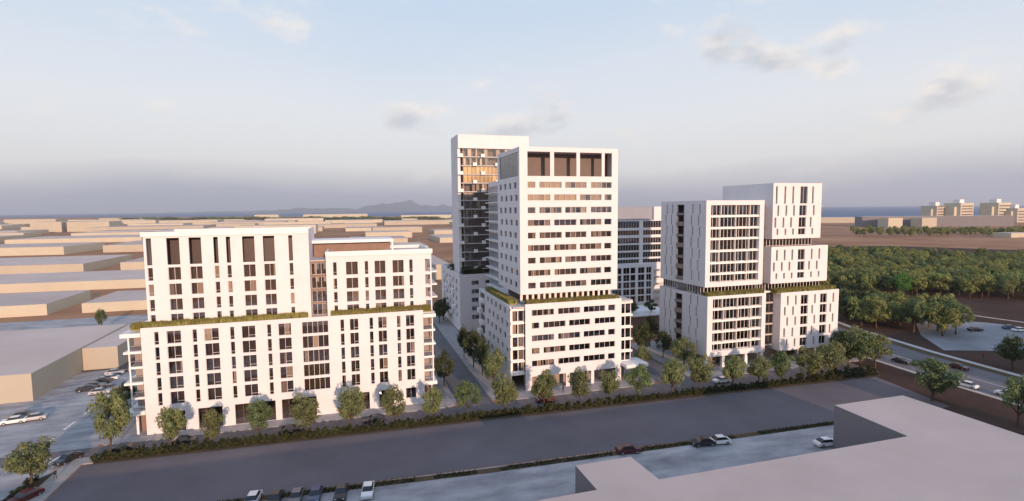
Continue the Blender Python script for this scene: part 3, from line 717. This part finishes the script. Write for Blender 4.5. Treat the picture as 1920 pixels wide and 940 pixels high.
bars(Eb, 'interior_wall', 'interior', [(103.4, 123.3, ey - 1.2, ey - .9, .15, 19.7)])
bars(Eb, 'side_wall', 'white_wall', [(123.35, 123.69, ey - 2.59, ey - .02, .15, 19.99), (103.41, 123.34, ey - 2.59, ey - .02, 19.7, 19.98)])
for k in range(5): bars(Eb, 'balcony', 'slab', [(123.7, 131.8, ey - 1.6, ey - .01, 4.6 + 3.05 * k, 5.2 + 3.05 * k)])
Tw = empty('terrace_wall', 'low white-edged terrace with dark opening between centre tower and right block', 'terrace')
bars(Tw, 'slab_edge', 'white_trim', [(92, 118, 172, 190, 3.4, 3.9)]); bars(Tw, 'dark_wall', 'spandrel', [(92.2, 117.8, 173, 190, .02, 3.39)])

# ================================================================== WAREHOUSES
def warehouse(poly_, h, label, group=None, wm='tan_wall', rm='tan_roof', name='warehouse', extra=True):
    cx = sum(p[0] for p in poly_) / len(poly_); cy = sum(p[1] for p in poly_) / len(poly_)
    o = empty(name, label, 'warehouse', group, (cx, cy, 0)); P_ = [(x - cx, y - cy) for x, y in poly_]
    w = MB(); k = len(P_)
    for i in range(k):
        a, b = P_[i], P_[(i + 1) % k]; w.quad((*a, 0), (*b, 0), (*b, h), (*a, h))
    w.build('wall', wm, o)
    r = MB(); r.v = [(x, y, h - .012) for x, y in P_]; r.f = [tuple(range(k))]; r.build('roof', rm, o)
    return o
rect = lambda x0, x1, y0, y1: [(x0, y0), (x1, y0), (x1, y1), (x0, y1)]
warehouse([(-190, 149.3), (-72.6, 149.1), (-72.8, 206), (-190, 208)], 6.6, 'big flat-roofed tan warehouse nearest the left block, cut by the left edge')
warehouse(rect(-72.6, -64.2, 173.8, 206), 6.25, 'tan warehouse annex close behind the cars, left of the left block')
warehouse([(-320, 272), (-126.6, 275.3), (-127.5, 318), (-320, 322)], 4.9, 'long low tan warehouse at the left edge, across the back street')
warehouse(rect(-114, -60, 275.5, 313), 4.3, 'low tan warehouse behind the round tree, next to the left block')
warehouse([(-420, 372), (-60, 354), (-60, 416), (-420, 424)], 5.1, 'very long tan warehouse spanning from the left edge to the left block')
warehouse([(-520, 484), (-190, 466), (-188, 552), (-520, 566)], 6.5, 'wide tan warehouse with large roof, third row back at the left edge')
warehouse(rect(-168, -60, 470, 560), 6.2, 'tan warehouse third row back, just left of the left block roof')
warehouse([(-640, 715), (-292, 676), (-286, 760), (-640, 790)], 8.5, 'long tan shed fourth row back at the left edge')
warehouse(rect(-262, -120, 690, 790), 8.0, 'tan shed fourth row back near the left block roof')
warehouse(rect(-702, -642, 1485, 1560), 24, 'tall tan box building on the left horizon, left of a pair')
warehouse(rect(-632, -548, 1485, 1560), 23.5, 'tall tan box building on the left horizon, right of a pair')
warehouse(rect(-88, 60, 330, 420), 9.5, 'grey-roofed shed directly behind the left block, right of its penthouse')
warehouse(rect(10, 66, 470, 530), 12, 'brown shed in the gap between left block and rear tower')
warehouse(rect(-75, -20, 640, 700), 9, 'grey shed showing above the left block penthouse')
G = 'low tan warehouses scattered over the far plain'
random.seed(11)
placed = []
def clash(x0, x1, y0, y1): return any(x0 < b and a < x1 and y0 < d and c < y1 for a, b, c, d in placed)
for zone in range(900):
    y = 560 * (1 + random.random() ** 1.4 * 4.6); ang = random.uniform(-.58, .40); x = y * math.tan(ang)
    if y < 840 and x < -60: continue
    if y < 620: continue
    if x > .18 * y + 330 and y > 2300: continue
    if x > 0 and y > 2600 - .2 * x: continue
    w = random.uniform(45, 150) * (1 + y / 2500); d = random.uniform(35, 80) * (1 + y / 2500); h = random.uniform(5, 9) * (1 + y / 4500) * (1.8 if random.random() < .1 else 1)
    q = (x - w / 2 - 9, x + w / 2 + 9, y - 14, y + d + 14)
    if clash(*q) or (q[1] > 560 and y < 900): continue
    placed.append(q); warehouse(rect(x - w / 2, x + w / 2, y, y + d), h, 'low tan flat-roofed warehouse on the distant plain', G)
    if len(placed) > 110: break

# foreground comb-shaped building and neighbours behind the camera
warehouse([(-75, 8), (99.4, 8), (99.4, 71.8), (82.9, 72.0), (82.3, 58.4), (38.2, 58.9), (37.9, 65.8), (29.2, 65.9), (29.2, 59.1), (-75, 59.6)], 8.0,
          'pale grey flat-roofed building with notched edge in the right foreground', None, 'grey_wall', 'pale_roof', 'foreground_building')
warehouse(rect(123.5, 132.5, -60, 26), 14, 'tall pale building behind the viewer on the right, outside the picture', None, 'tan_wall', 'pale_roof', 'neighbour_building')
warehouse(rect(162, 235, -60, 40), 17, 'broad pale building behind the viewer beyond the right road, outside the picture', None, 'tan_wall', 'pale_roof', 'neighbour_building')
warehouse(rect(-140, -80, -40, 55), 9, 'pale building behind the viewer on the left, outside the picture', None, 'tan_wall', 'pale_roof', 'neighbour_building')
# right background
lw = warehouse([(1010, 830), (1260, 710), (1292, 750), (1040, 872)], 21, 'long low building with shade-grey walls and pale end walls beyond the wood', None, 'grey_wall')  # darker grey puts the long wall's shade into its colour
for (x, y, w, d), lab in zip(((1012, 806, 38, 22), (1066, 780, 40, 22)), ('pale lit end block of the long building beyond the wood, left', 'pale lit end block of the long building beyond the wood, right')):
    warehouse(rect(x, x + w, y - 30, y - 8), 19, lab, 'pale end blocks of the long building')
warehouse(rect(830, 870, 470, 490), 6, 'small pale hut at the far right edge of the wood')
warehouse([(1150, 1090), (1380, 960), (1400, 1010), (1180, 1140)], 14, 'long tan shed on the shore behind the right block')
def far_block(x, y, w, d, h, steps, label):
    o = empty('apartment_building', label, 'apartment building', None, (x, y, 0)); b = MB(); b.box(-w / 2, w / 2, 0, d, 0, h)
    b.box(-w * .72, -w / 2, d * .2, d * .8, 0, h * .8).box(w / 2, w * .7, d * .25, d * .85, 0, h * .86); b.build('wall', 'tan_wall', o)
    MB().box(-w * .2, w * .15, d * .3, d * .7, h, h + 9).build('roof_house', 'white_wall', o)
    for k in range(int(h / 7)):
        MB().box(-w * .42, w * .42, -.4, -.02, 4 + 7 * k, 6.6 + 7 * k).build('window_band', 'dark_frame', o)
for px, h, w, lab in ((1766, 42, 40, 'leftmost of the distant tan apartment buildings by the sea'), (1812, 48, 46, 'second and broad lit apartment building by the sea, from the left'), (1882, 48, 44, 'distant apartment building by the sea at the far right'), (1917, 34, 40, 'low distant apartment building by the sea cut by the right edge')):
    gx, gy = ground(px, 417); far_block(gx, gy, w, 40, h, 3, lab)

# ================================================================== TREES
def crown_mesh(name, m, rx, rz, zc, nl, leaf, seed, lobes=26, squash=1.0):
    g = np.random.default_rng(seed); V = []; Fc = []
    cs = []
    while len(cs) < lobes:
        p = g.uniform(-1, 1, 3)
        r = np.linalg.norm(p)
        if .25 < r < .86: cs.append(p)
    cs = np.array(cs); rs = g.uniform(.22, .40, lobes)
    for _ in range(nl):
        i = g.integers(lobes); d = g.normal(size=3); d /= np.linalg.norm(d)
        rr = rs[i] * g.uniform(.55, 1.08)
        p = cs[i] + d * rr
        lo = 1.0 + .12 * p[2] if p[2] < 0 else 1.0 - .22 * p[2] * p[2]
        c = np.array([p[0] * rx * lo, p[1] * rx * lo, p[2] * rz + zc])
        n = d + g.normal(size=3) * .42; n /= np.linalg.norm(n)
        a = np.cross(n, g.normal(size=3)); a /= np.linalg.norm(a); b = np.cross(n, a)
        s = leaf * g.uniform(.55, 1.25); k = len(V)
        V += [tuple(c - a * s), tuple(c - b * s * .55), tuple(c + a * s), tuple(c + b * s * .55)]; Fc.append((k, k + 1, k + 2, k + 3))
    me = bpy.data.meshes.new(name); me.from_pydata(V, [], Fc); me.materials.append(MATS[m]); me.update(); return me
def trunk_mesh(seed, h, zc, rx, rz, thick=.17):
    g = random.Random(seed); b = MB()
    top = zc + rz * .35; b.tube([(0, 0, -.05), (g.uniform(-.05, .05), .03, h * .5), (g.uniform(-.1, .1), g.uniform(-.1, .1), h), (g.uniform(-.2, .2), g.uniform(-.2, .2), top)], [thick * 1.25, thick, thick * .8, thick * .25], 7)
    for k in range(6):
        a = 2 * math.pi * k / 6 + g.uniform(-.4, .4); z0 = h * g.uniform(.85, 1.1); r = rx * g.uniform(.5, .8)
        b.tube([(0, 0, z0), (math.cos(a) * r * .5, math.sin(a) * r * .5, z0 + rz * .45), (math.cos(a) * r, math.sin(a) * r, z0 + rz * g.uniform(.7, 1.15))], [thick * .5, thick * .32, thick * .1], 5)
    return b.mesh('trunk', 'bark')
# unit trees, about 8 m tall with a 6.4 m crown
PROTO = {}
for key, m, seeds in (('olive', 'leaf_olive', (1, 2, 3)), ('green', 'leaf_green', (4, 5)), ('dark', 'leaf_dark', (6, 7)), ('bright', 'leaf_bright', (8,))):
    PROTO[key] = [(crown_mesh('crown', m, 3.05, 3.1, 4.95, 3400, .23, s, 30), trunk_mesh(s, 1.9, 4.95, 3.05, 3.1)) for s in seeds]
PROTO['wood'] = [(crown_mesh('crown', 'leaf_wood', 3.6, 3.4, 5.0, 1700, .36, 20 + s, 24), trunk_mesh(20 + s, 1.8, 5, 3.6, 3.4, .2)) for s in range(4)]
random.seed(5)
def tree(x, y, height, key, label, group=None, width=None, name='street_tree'):
    cme, tme = random.choice(PROTO[key]); s = height / 8.0; sw = s if width is None else width / 6.4
    o = empty(name, label, 'tree', group, (x, y, 0), random.uniform(0, 6.28)); o.scale = (sw, sw, s)
    link('trunk', tme, o); link('crown', cme, o); return o
def tree_px(px, base, top, wpx, key, label, group=None, Y=None, name='street_tree'):
    x, y = ground(px, base)
    if Y is not None: y = Y; x = onplane(px, base, Y)[0]
    h = onplane(px, top, y)[1]; w = abs(onplane(px + wpx / 2, top, y)[0] - onplane(px - wpx / 2, top, y)[0])
    return tree(x, y, max(h, 3.5), key, label, group, w, name)
rowt = [(318, 762, 60, 'olive'), (398, 768, 50, 'olive'), (484, 752, 62, 'green'), (575, 735, 66, 'olive'), (658, 722, 64, 'olive'), (740, 722, 52, 'olive'), (811, 724, 46, 'olive'), (878, 714, 52, 'green'),
        (947, 700, 54, 'olive'), (1020, 690, 50, 'olive'), (1087, 690, 46, 'olive'), (1142, 693, 38, 'olive'), (1198, 683, 48, 'green'), (1259, 668, 48, 'olive'), (1311, 664, 46, 'olive'), (1372, 663, 42, 'olive'), (1420, 665, 38, 'olive'),
        (1463, 658, 42, 'green'), (1515, 650, 48, 'olive'), (1557, 643, 44, 'olive')]
where = ['first and leftmost tree standing in the hedge row before the left block', 'small second tree in the hedge row before the left block', 'green third tree in the hedge row before the left block', 'fourth tree in the hedge row, before the left block glazed bay',
         'fifth tree in the hedge row, before the left block lower half', 'sixth tree in the hedge row, near the left block right end', 'small seventh tree in the hedge row, at the left block right corner', 'pale green tree in the hedge row at the mouth of the side street',
         'olive tree in the hedge row before the centre tower left bay', 'round olive tree in the hedge row before the centre tower entrance', 'olive tree in the hedge row before the middle of the centre tower', 'slim small olive tree in the hedge row before the centre tower right pier',
         'pale green tree in the hedge row by the centre tower canopy', 'olive tree in the hedge row left of the right block', 'olive tree in the hedge row at the right block left corner', 'olive tree in the hedge row before the right block glazed frame',
         'small olive tree in the hedge row before the right block passage', 'pale green tree in the hedge row before the right block recess', 'olive tree in the hedge row before the right block slit windows', 'olive tree in the hedge row at the right block right corner']
for (px, top, wpx, key), lab in zip(rowt, where):
    X = onplane(px, top + 30, 106)[0]; Y = HY(X) + 1.7; X = onplane(px, top + 30, Y)[0]; Y = HY(X) + 1.7
    tree_px(px, 800, top, wpx, key, lab, 'trees along the front street', Y)
tree_px(60, 915, 820, 104, 'olive', 'big broad olive tree at the lower left corner by the left road', Y=101.5)
tree_px(208, 838, 733, 84, 'olive', 'large olive tree at the corner of left road and front street', Y=110.6)
tree_px(222, 790, 728, 60, 'olive', 'tree directly behind the large corner tree on the left road', Y=127)
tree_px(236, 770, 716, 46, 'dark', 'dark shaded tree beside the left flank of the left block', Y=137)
tree_px(190, 603, 579, 24, 'green', 'lone round tree on the back street between tan warehouses', Y=232)
tree_px(833, 728, 658, 42, 'dark', 'dark tree on the side street pavement by the left block right corner', Y=128)
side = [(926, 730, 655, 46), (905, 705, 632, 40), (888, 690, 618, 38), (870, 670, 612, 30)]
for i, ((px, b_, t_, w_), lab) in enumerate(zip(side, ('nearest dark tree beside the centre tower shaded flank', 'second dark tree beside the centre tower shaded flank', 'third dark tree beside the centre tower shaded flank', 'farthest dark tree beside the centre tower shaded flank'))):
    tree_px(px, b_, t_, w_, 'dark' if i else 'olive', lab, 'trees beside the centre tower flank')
for (px, b_, t_, w_, k), lab in zip([(832, 576, 560, 40, 'dark'), (824, 582, 566, 34, 'dark')], ('dark tree farther up the side street beside the rear block', 'dark tree up the side street nearest the left block edge')):
    tree_px(px, b_ + 25, t_, w_, k, lab)
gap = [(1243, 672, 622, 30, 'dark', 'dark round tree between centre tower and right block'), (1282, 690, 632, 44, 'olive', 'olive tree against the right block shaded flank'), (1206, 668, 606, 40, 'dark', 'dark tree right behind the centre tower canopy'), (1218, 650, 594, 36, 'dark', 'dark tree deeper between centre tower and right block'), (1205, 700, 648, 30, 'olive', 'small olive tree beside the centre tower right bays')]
for px, b_, t_, w_, k, lab in gap: tree_px(px, b_, t_, w_, k, lab)
for px, Yp, lab in ((1187, 176, 'round dark shrub on the terrace between the buildings, left'), (1221, 176, 'round dark shrub on the terrace between the buildings, right')):
    x, _ = onplane(px, 575, Yp); o = tree(x, Yp, 5.5, 'dark', lab, None, 5.5, 'terrace_shrub'); o.location.z = 3.2
# roof shrubs on rear podium
for i, (px, Yp) in enumerate(((849, 200), (872, 187), (884, 186), (897, 186.5))):
    x, _ = onplane(px, 505, Yp); o = tree(x, Yp, 3.4, 'dark', ('leftmost dark shrub on the rear podium roof', 'second dark shrub on the rear podium roof from the left', 'third dark shrub on the rear podium roof from the left', 'rightmost dark shrub on the rear podium roof')[i], None, 4.6, 'roof_shrub'); o.location.z = fz - 1.2
# right side single trees
tree_px(1748, 752, 672, 66, 'green', 'single green tree on the verge beside the right road')
tree_px(1908, 800, 708, 46, 'green', 'tree on the verge at the right picture edge, nearest the viewer')
tree_px(1898, 692, 630, 44, 'dark', 'dark tree at the right picture edge beside the plaza')
cl = [(1590, 690, 628, 44, 'dark'), (1612, 694, 618, 50, 'green'), (1640, 690, 628, 50, 'olive'), (1604, 672, 610, 44, 'olive'), (1574, 668, 622, 40, 'dark')]
for (px, b_, t_, w_, k), lab in zip(cl, ('dark tree nearest the right block in the roadside clump', 'green tree in the front of the roadside clump', 'yellowish tree at the right end of the roadside clump', 'taller tree at the back of the roadside clump', 'dark tree tucked behind the right block corner')):
    tree_px(px, b_, t_, w_, k, lab)
# grove between footpath and plaza
random.seed(3)
gr = []
for i in range(400):
    u, v = random.random(), random.random()
    px = 1578 + u * 215; py_ = 608 + u * 28 - v * (42 - 24 * u)
    x, y = ground(px, py_)
    if all((x - a) ** 2 + (y - b) ** 2 > 21 for a, b in gr): gr.append((x, y))
for x, y in gr[:60]: tree(x, y, random.uniform(8.5, 11.5), random.choice(['wood', 'wood', 'green', 'dark']), 'leafy tree in the dense grove between the footpath and the plaza', 'trees of the grove beside the right road', None, 'grove_tree')
# the wood
wd = []
random.seed(9)
for i in range(9000):
    px = random.uniform(1535, 1965); v = random.random()
    near = 547 + (px - 1560) * .047; far = 447 + (px - 1560) * .035
    py_ = far + (near - far) * v ** 1.25
    if 516 < py_ < 530 and px < 1660 and random.random() < .92: continue
    x, y = ground(px, py_)
    d = 5.7 + max(0, (540 - py_)) * .058
    if all((x - a) ** 2 + (y - b) ** 2 > d * d for a, b in wd): wd.append((x, y))
wd.sort(key=lambda p: p[0] ** 2 + p[1] ** 2)
for x, y in wd[:298]: tree(x, y, random.uniform(8, 10.5) * (1 + y / 3500), random.choice(['wood', 'wood', 'wood', 'green', 'olive']), 'leafy tree among the trees of the wide wood on the right', 'trees of the wood on the right', None, 'wood_tree')
gx, gy = ground(1691, 556); tree(gx, gy, 11.5, 'bright', 'vivid green tree standing out at the near edge of the wood', None, None, 'bright_tree')
print('WOOD', len(wd), 'GROVE', len(gr))
# scattered far tree belt beyond the wood
for i in range(64):
    px = 1600 + i * 5.2 + random.uniform(-4, 4); x, y = ground(px, 441 + random.uniform(-3.5, 3.5)); tree(x, y, random.uniform(9, 13), 'wood', 'tree in the thin belt beyond the wood', 'trees of the thin belt beyond the wood', None, 'belt_tree')
# far shoreline trees on the left horizon
for i in range(60):
    px = 200 + i * 10.5; x, y = ground(px, 413.5 - (px / 1920) * 5); o = tree(x * .8, y * .8, random.uniform(14, 22), 'wood', 'tree in the dark line along the left horizon', 'trees along the left horizon', 90, 'horizon_tree')

# ================================================================== HEDGE
shrubs = [crown_mesh('shrub', 'leaf_hedge', .75, .75, .62, 420, .16, 40 + s, 10) for s in range(4)]
random.seed(2)
x = -44.2; k = 0
while x < 129.5:
    for row in ((0, .55), (1, 1.25)):
        s = random.uniform(.8, 1.15) * (1.15 if random.random() < .25 else 1); o = link('hedge_shrub', random.choice(shrubs), None, (x + random.uniform(-.2, .2) + row[0] * .5, HY(x) + row[1] + random.uniform(-.1, .1), 0), random.uniform(0, 6.28))
        o.scale = (s, s, s * random.uniform(.9, 1.35)); tag(o, 'dark clipped shrub in the long hedge between vacant lot and street', 'shrub', 'shrubs of the long hedge'); k += 1
    x += 1.22
for i in range(16):
    o = link('hedge_shrub', random.choice(shrubs), None, (-51 + random.uniform(-.6, .6), 88 + i * 1.05, 0), random.uniform(0, 6.28)); o.scale = (.95, .95, .75); tag(o, 'low dark shrub on the verge beside the left road', 'shrub', 'shrubs beside the left road')
for i in range(9):
    X = 108 + i * 2.6; o = link('hedge_shrub', random.choice(shrubs), None, (X, HY(X) + 1.9 + random.uniform(-.3, .5), 0), random.uniform(0, 6.28)); o.scale = (1.7, 1.7, 2.0); tag(o, 'taller loose shrub at the right end of the hedge', 'shrub', 'taller shrubs at the hedge right end')
# ragged weeds along the car park edge
wb = MB()
for i in range(5200):
    x = random.uniform(-45, 97); y0 = np.interp(x, [-46, -20, 20, 60, 98], [87.6, 86.3, 83.4, 81.8, 80.3]); y = y0 + random.uniform(-.6, .6)
    if math.sin(x * .5) + math.sin(x * .23 + 1) < -.9: continue
    hh = random.uniform(.1, .5); a = random.uniform(0, 3.14); dx, dy_ = .12 * math.cos(a), .12 * math.sin(a); n = len(wb.v)
    wb.v += [(x - dx, y - dy_, .02), (x + dx, y + dy_, .02), (x + random.uniform(-.2, .2), y + random.uniform(-.2, .2), hh)]; wb.f.append((n, n + 1, n + 2))
tag(wb.build('weeds', 'leaf_hedge'), 'dark weeds along the edge between vacant lot and car park', 'weeds', None, 'stuff')

# ================================================================== CARS
def car_meshes():
    b = MB(); Lc, Wd = 4.4, 1.76
    prof = [(-2.2, .32), (-2.2, .72), (-2.05, .86), (-1.15, .95), (1.55, .97), (2.1, .9), (2.2, .62), (2.2, .32)]
    def loft(prof_, w0, w1, b):
        n = len(prof_); k = len(b.v)
        for s in (-1, 1):
            b.v += [(px, s * (w0 if zz < .8 else w1) / 2, zz) for px, zz in prof_]
        b.f.append(tuple(range(k, k + n))); b.f.append(tuple(range(k + 2 * n - 1, k + n - 1, -1)))
        for i in range(n): j = (i + 1) % n; b.f.append((k + j, k + i, k + n + i, k + n + j))
    loft(prof, Wd, Wd * .96, b)
    body_ = b
    # roof panel
    n = len(b.v); rf = [(-.45, -.62), (-.45, .62), (1.0, .62), (1.0, -.62)]
    b.prism([(x, y) for x, y in rf[::-1]], 1.40, 1.45)
    g = MB(); k = 0
    lo = [(-1.1, -.80), (1.75, -.80), (1.75, .80), (-1.1, .80)]; hi = [(-.47, -.63), (1.02, -.63), (1.02, .63), (-.47, .63)]
    g.v = [(x, y, .955) for x, y in lo] + [(x, y, 1.41) for x, y in hi]
    g.f = [(0, 1, 5, 4), (1, 2, 6, 5), (2, 3, 7, 6), (3, 0, 4, 7)]
    w = MB(); seg = 12
    for s, yy in ((0, -.11), (1, .11)): w.v += [(.32 * math.cos(2 * math.pi * i / seg), yy, .32 * math.sin(2 * math.pi * i / seg)) for i in range(seg)]
    w.f = [tuple(range(seg)), tuple(range(2 * seg - 1, seg - 1, -1))] + [((i + 1) % seg, i, seg + i, seg + (i + 1) % seg) for i in range(seg)]
    r = MB(); r.v = [(.19 * math.cos(2 * math.pi * i / seg), -.115, .19 * math.sin(2 * math.pi * i / seg)) for i in range(seg)] + [(.19 * math.cos(2 * math.pi * i / seg), .115, .19 * math.sin(2 * math.pi * i / seg)) for i in range(seg)]
    r.f = [tuple(range(seg)), tuple(range(seg, 2 * seg))]
    h = MB().box(-2.215, -2.17, -.15, .15, .6, .73)
    return body_, g.mesh('window_band', 'car_glass'), w.mesh('tyre', 'tyre'), r.mesh('rim', 'rim'), h.mesh('headlight', 'lamp_lens')
cb, cg, cw_, crm, chl = car_meshes()
CB = {}
for c in ('white', 'silver', 'dark', 'red', 'blue', 'grey'): CB[c] = cb.mesh('body', 'car_' + c)
CNAME = dict(white='white', silver='silver', dark='black', red='dark red', blue='dark blue', grey='grey')
def car(x, y, ang, col, label, group=None, zz=.03):
    o = empty('parked_car', label, 'car', group, (x, y, zz), R(ang)); link('body', CB[col], o); link('window_band', cg, o)
    for sx in (-1.35, 1.38):
        for sy in (-.8, .8): w = link('wheel', cw_, o, (sx, sy, .32)); link('rim', crm, w)
    for sy in (-.6, .6): link('headlight', chl, o, (0, sy, 0))
    return o
def car_px(px, py_, ang, col, label, group=None, zz=.03):
    x, y = ground(px, py_); return car(x, y, ang, col, label, group, zz)
car(-31.5, 111.6, 178, 'dark', 'black car on the front street between the first two hedge trees')
car(-12.6, 110.6, 178, 'dark', 'black car on the front street before the left block glazed bay')
car(3.6, 110.9, -2, 'dark', 'black car on the front street before the left block right half')
car(41.5, 110.3, 178, 'red', 'dark red car on the front street before the centre tower')
car(88.0, 108.6, -2, 'white', 'white car on the front street before the right block')
car(-41, 111.4, 178, 'dark', 'black car partly hidden under the large corner tree')
car_px(128, 866, 62, 'dark', 'black car waiting on the left road near the crosswalk'); car_px(48, 938, 62, 'red', 'dark red car at the lower left corner under the big tree')
lot = [(690, 926, 83, 'white', 'white car at the right end of the foreground parking row'), (640, 930, 83, 'dark', 'black car beside the white one in the foreground parking row'), (592, 934, 83, 'blue', 'dark blue car in the foreground parking row'), (556, 938, 83, 'grey', 'grey car in the foreground parking row'), (516, 942, 83, 'dark', 'black car left in the foreground parking row'), (474, 944, 83, 'white', 'white car leftmost in the foreground parking row, cut by the lower edge'),
       (1347, 832, -8, 'white', 'white car in the car park behind the notched foreground building'), (1318, 835, -8, 'dark', 'black car nose to tail with the white one in the car park'), (1178, 849, 172, 'red', 'dark red car in the car park just behind the foreground tooth'), (1550, 836, 172, 'white', 'white car in the shade beside the foreground wing wall')]
for a in lot: car_px(*a)
lr = [(216, 702, 'silver'), (232, 697, 'dark'), (204, 713, 'white'), (190, 719, 'dark'), (178, 727, 'grey'), (164, 733, 'dark'), (188, 739, 'silver'), (208, 731, 'grey')]
names = ['silver car at the back of the left parking court by the annex', 'black car by the annex corner in the left parking court', 'white car second row back in the left parking court', 'black car mid left parking court', 'grey car mid left parking court beside a black one', 'black car at the front left of the left parking court', 'silver car at the aisle front of the left parking court', 'grey car on the tree side of the left parking court', 'silver car at the outer left of the left parking court', 'white car nearest the road in the left parking court', 'white car beside the trees at the back of the left parking court', 'silver car alone before the big warehouse corner']
for (px, py_, c), lab in zip(lr, names): car_px(px, py_, random.choice((4, 184)), c, lab, 'cars in the left parking court')
for (px, py_, c), lab in zip([(38, 784, 'grey'), (64, 788, 'silver'), (26, 794, 'white')], ('grey car in front of the big warehouse, middle of three', 'silver car in front of the big warehouse, right of three', 'white car in front of the big warehouse, left of three')): car_px(px, py_, 10, c, lab)
for (px, py_, an, c, lab) in [(1690, 681, 96, 'dark', 'black car on the right road beside the roadside clump'), (1797, 692, 96, 'red', 'dark red car on the right road right of the single tree'), (1812, 726, -84, 'white', 'white car on the near lane of the right road'), (1888, 744, -84, 'white', 'white car on the right road at the right picture edge'), (1766, 720, 96, 'grey', 'grey car on the right road behind the single tree')]: car_px(px, py_, an, c, lab)
for (px, py_, c, lab) in [(1828, 621, 'dark', 'black car on the plaza beyond the grove, left'), (1893, 617, 'blue', 'dark blue car on the plaza beyond the grove, right'), (1912, 622, 'white', 'white car on the plaza at the right picture edge')]: car_px(px, py_, 160, c, lab)

# ================================================================== PEOPLE
def person(x, y, rz, shirt, label, zz=.14, stride=.16):
    o = empty('person', label, 'person', None, (x, y, zz), rz)
    v = [(0, 0, .95), (0, .01, 1.18), (0, 0, 1.40), (0, 0, 1.52), (0, -.02, 1.66), (0, 0, 1.75),
         (.10, -.02, .92), (.11, -stride * .5, .50), (.11, -stride * .3, .08), (.11, -stride * .3 - .16, .03),
         (-.10, .02, .92), (-.11, stride * .3, .50), (-.11, stride, .09), (-.11, stride - .14, .03),
         (.19, 0, 1.40), (.25, .04, 1.13), (.25, -.08, .90), (.24, -.12, .80), (-.19, 0, 1.40), (-.25, .0, 1.13), (-.25, -.12, .92), (-.24, -.16, .82)]
    e = [(0, 1), (1, 2), (2, 3), (3, 4), (4, 5), (0, 6), (6, 7), (7, 8), (8, 9), (0, 10), (10, 11), (11, 12), (12, 13), (2, 14), (14, 15), (15, 16), (16, 17), (2, 18), (18, 19), (19, 20), (20, 21)]
    r = [.15, .14, .15, .06, .10, .07, .10, .07, .045, .04, .10, .07, .045, .04, .07, .05, .04, .035, .07, .05, .04, .035]
    me = bpy.data.meshes.new('body'); me.from_pydata(v, e, []); me.update()
    t = bpy.data.objects.new('body', me); COL.objects.link(t)
    t.modifiers.new('skin', 'SKIN'); t.modifiers.new('sub', 'SUBSURF').levels = 1
    for i, q in enumerate(me.skin_vertices[0].data): q.radius = (r[i], r[i] * (.75 if i < 3 else 1)); q.use_root = (i == 0)
    dg = bpy.context.evaluated_depsgraph_get(); nm = bpy.data.meshes.new_from_object(t.evaluated_get(dg)); bpy.data.objects.remove(t)
    for mm in ('skin', shirt, 'cloth_dark'): nm.materials.append(MATS[mm])
    for p in nm.polygons:
        c = p.center; p.material_index = 2 if c.z < .93 and abs(c.x) < .2 else (0 if c.z > 1.46 or c.z < .9 else 1); p.use_smooth = True
    link('body', nm, o)
    hb = MB(); hb.tube([(0, .03, 1.60), (0, .03, 1.70), (0, .01, 1.79)], [.105, .125, .05], 8); hb.build('hair', 'hair', o)
person(47.6, 114.6, .6, 'cloth_blue', 'person in blue top walking on the pavement before the centre tower')
gx, gy = ground(104, 900); person(gx, gy, 1.0, 'cloth_dark', 'person in dark clothes standing by the verge at the lower left', .14)
gx, gy = ground(1556, 690); person(gx, gy, 2.0, 'cloth_dark', 'person in dark clothes on the pavement at the right block corner')
gx, gy = ground(1843, 672); person(gx, gy, 2.4, 'cloth_red', 'person in red top walking along the footpath on the right', .1)

# ================================================================== AIR
hz = MB().box(-30500, 30500, -8500, 30500, -4.2, 760).mesh('haze', 'paint'); hz.materials.clear()
hm = bpy.data.materials.new('haze'); hm.use_nodes = True; ht = hm.node_tree; ht.nodes.clear()
pv = ht.nodes.new('ShaderNodeVolumePrincipled'); pv.inputs['Color'].default_value = (.86, .90, .97, 1); pv.inputs['Density'].default_value = 5.6e-5; pv.inputs['Anisotropy'].default_value = .2
ho = ht.nodes.new('ShaderNodeOutputMaterial'); ht.links.new(pv.outputs[0], ho.inputs['Volume']); hz.materials.append(hm)
h_o = link('haze', hz); h_o['kind'] = 'stuff'; h_o['label'] = 'thin pale haze filling the air over the plain and sea'; h_o['category'] = 'haze'
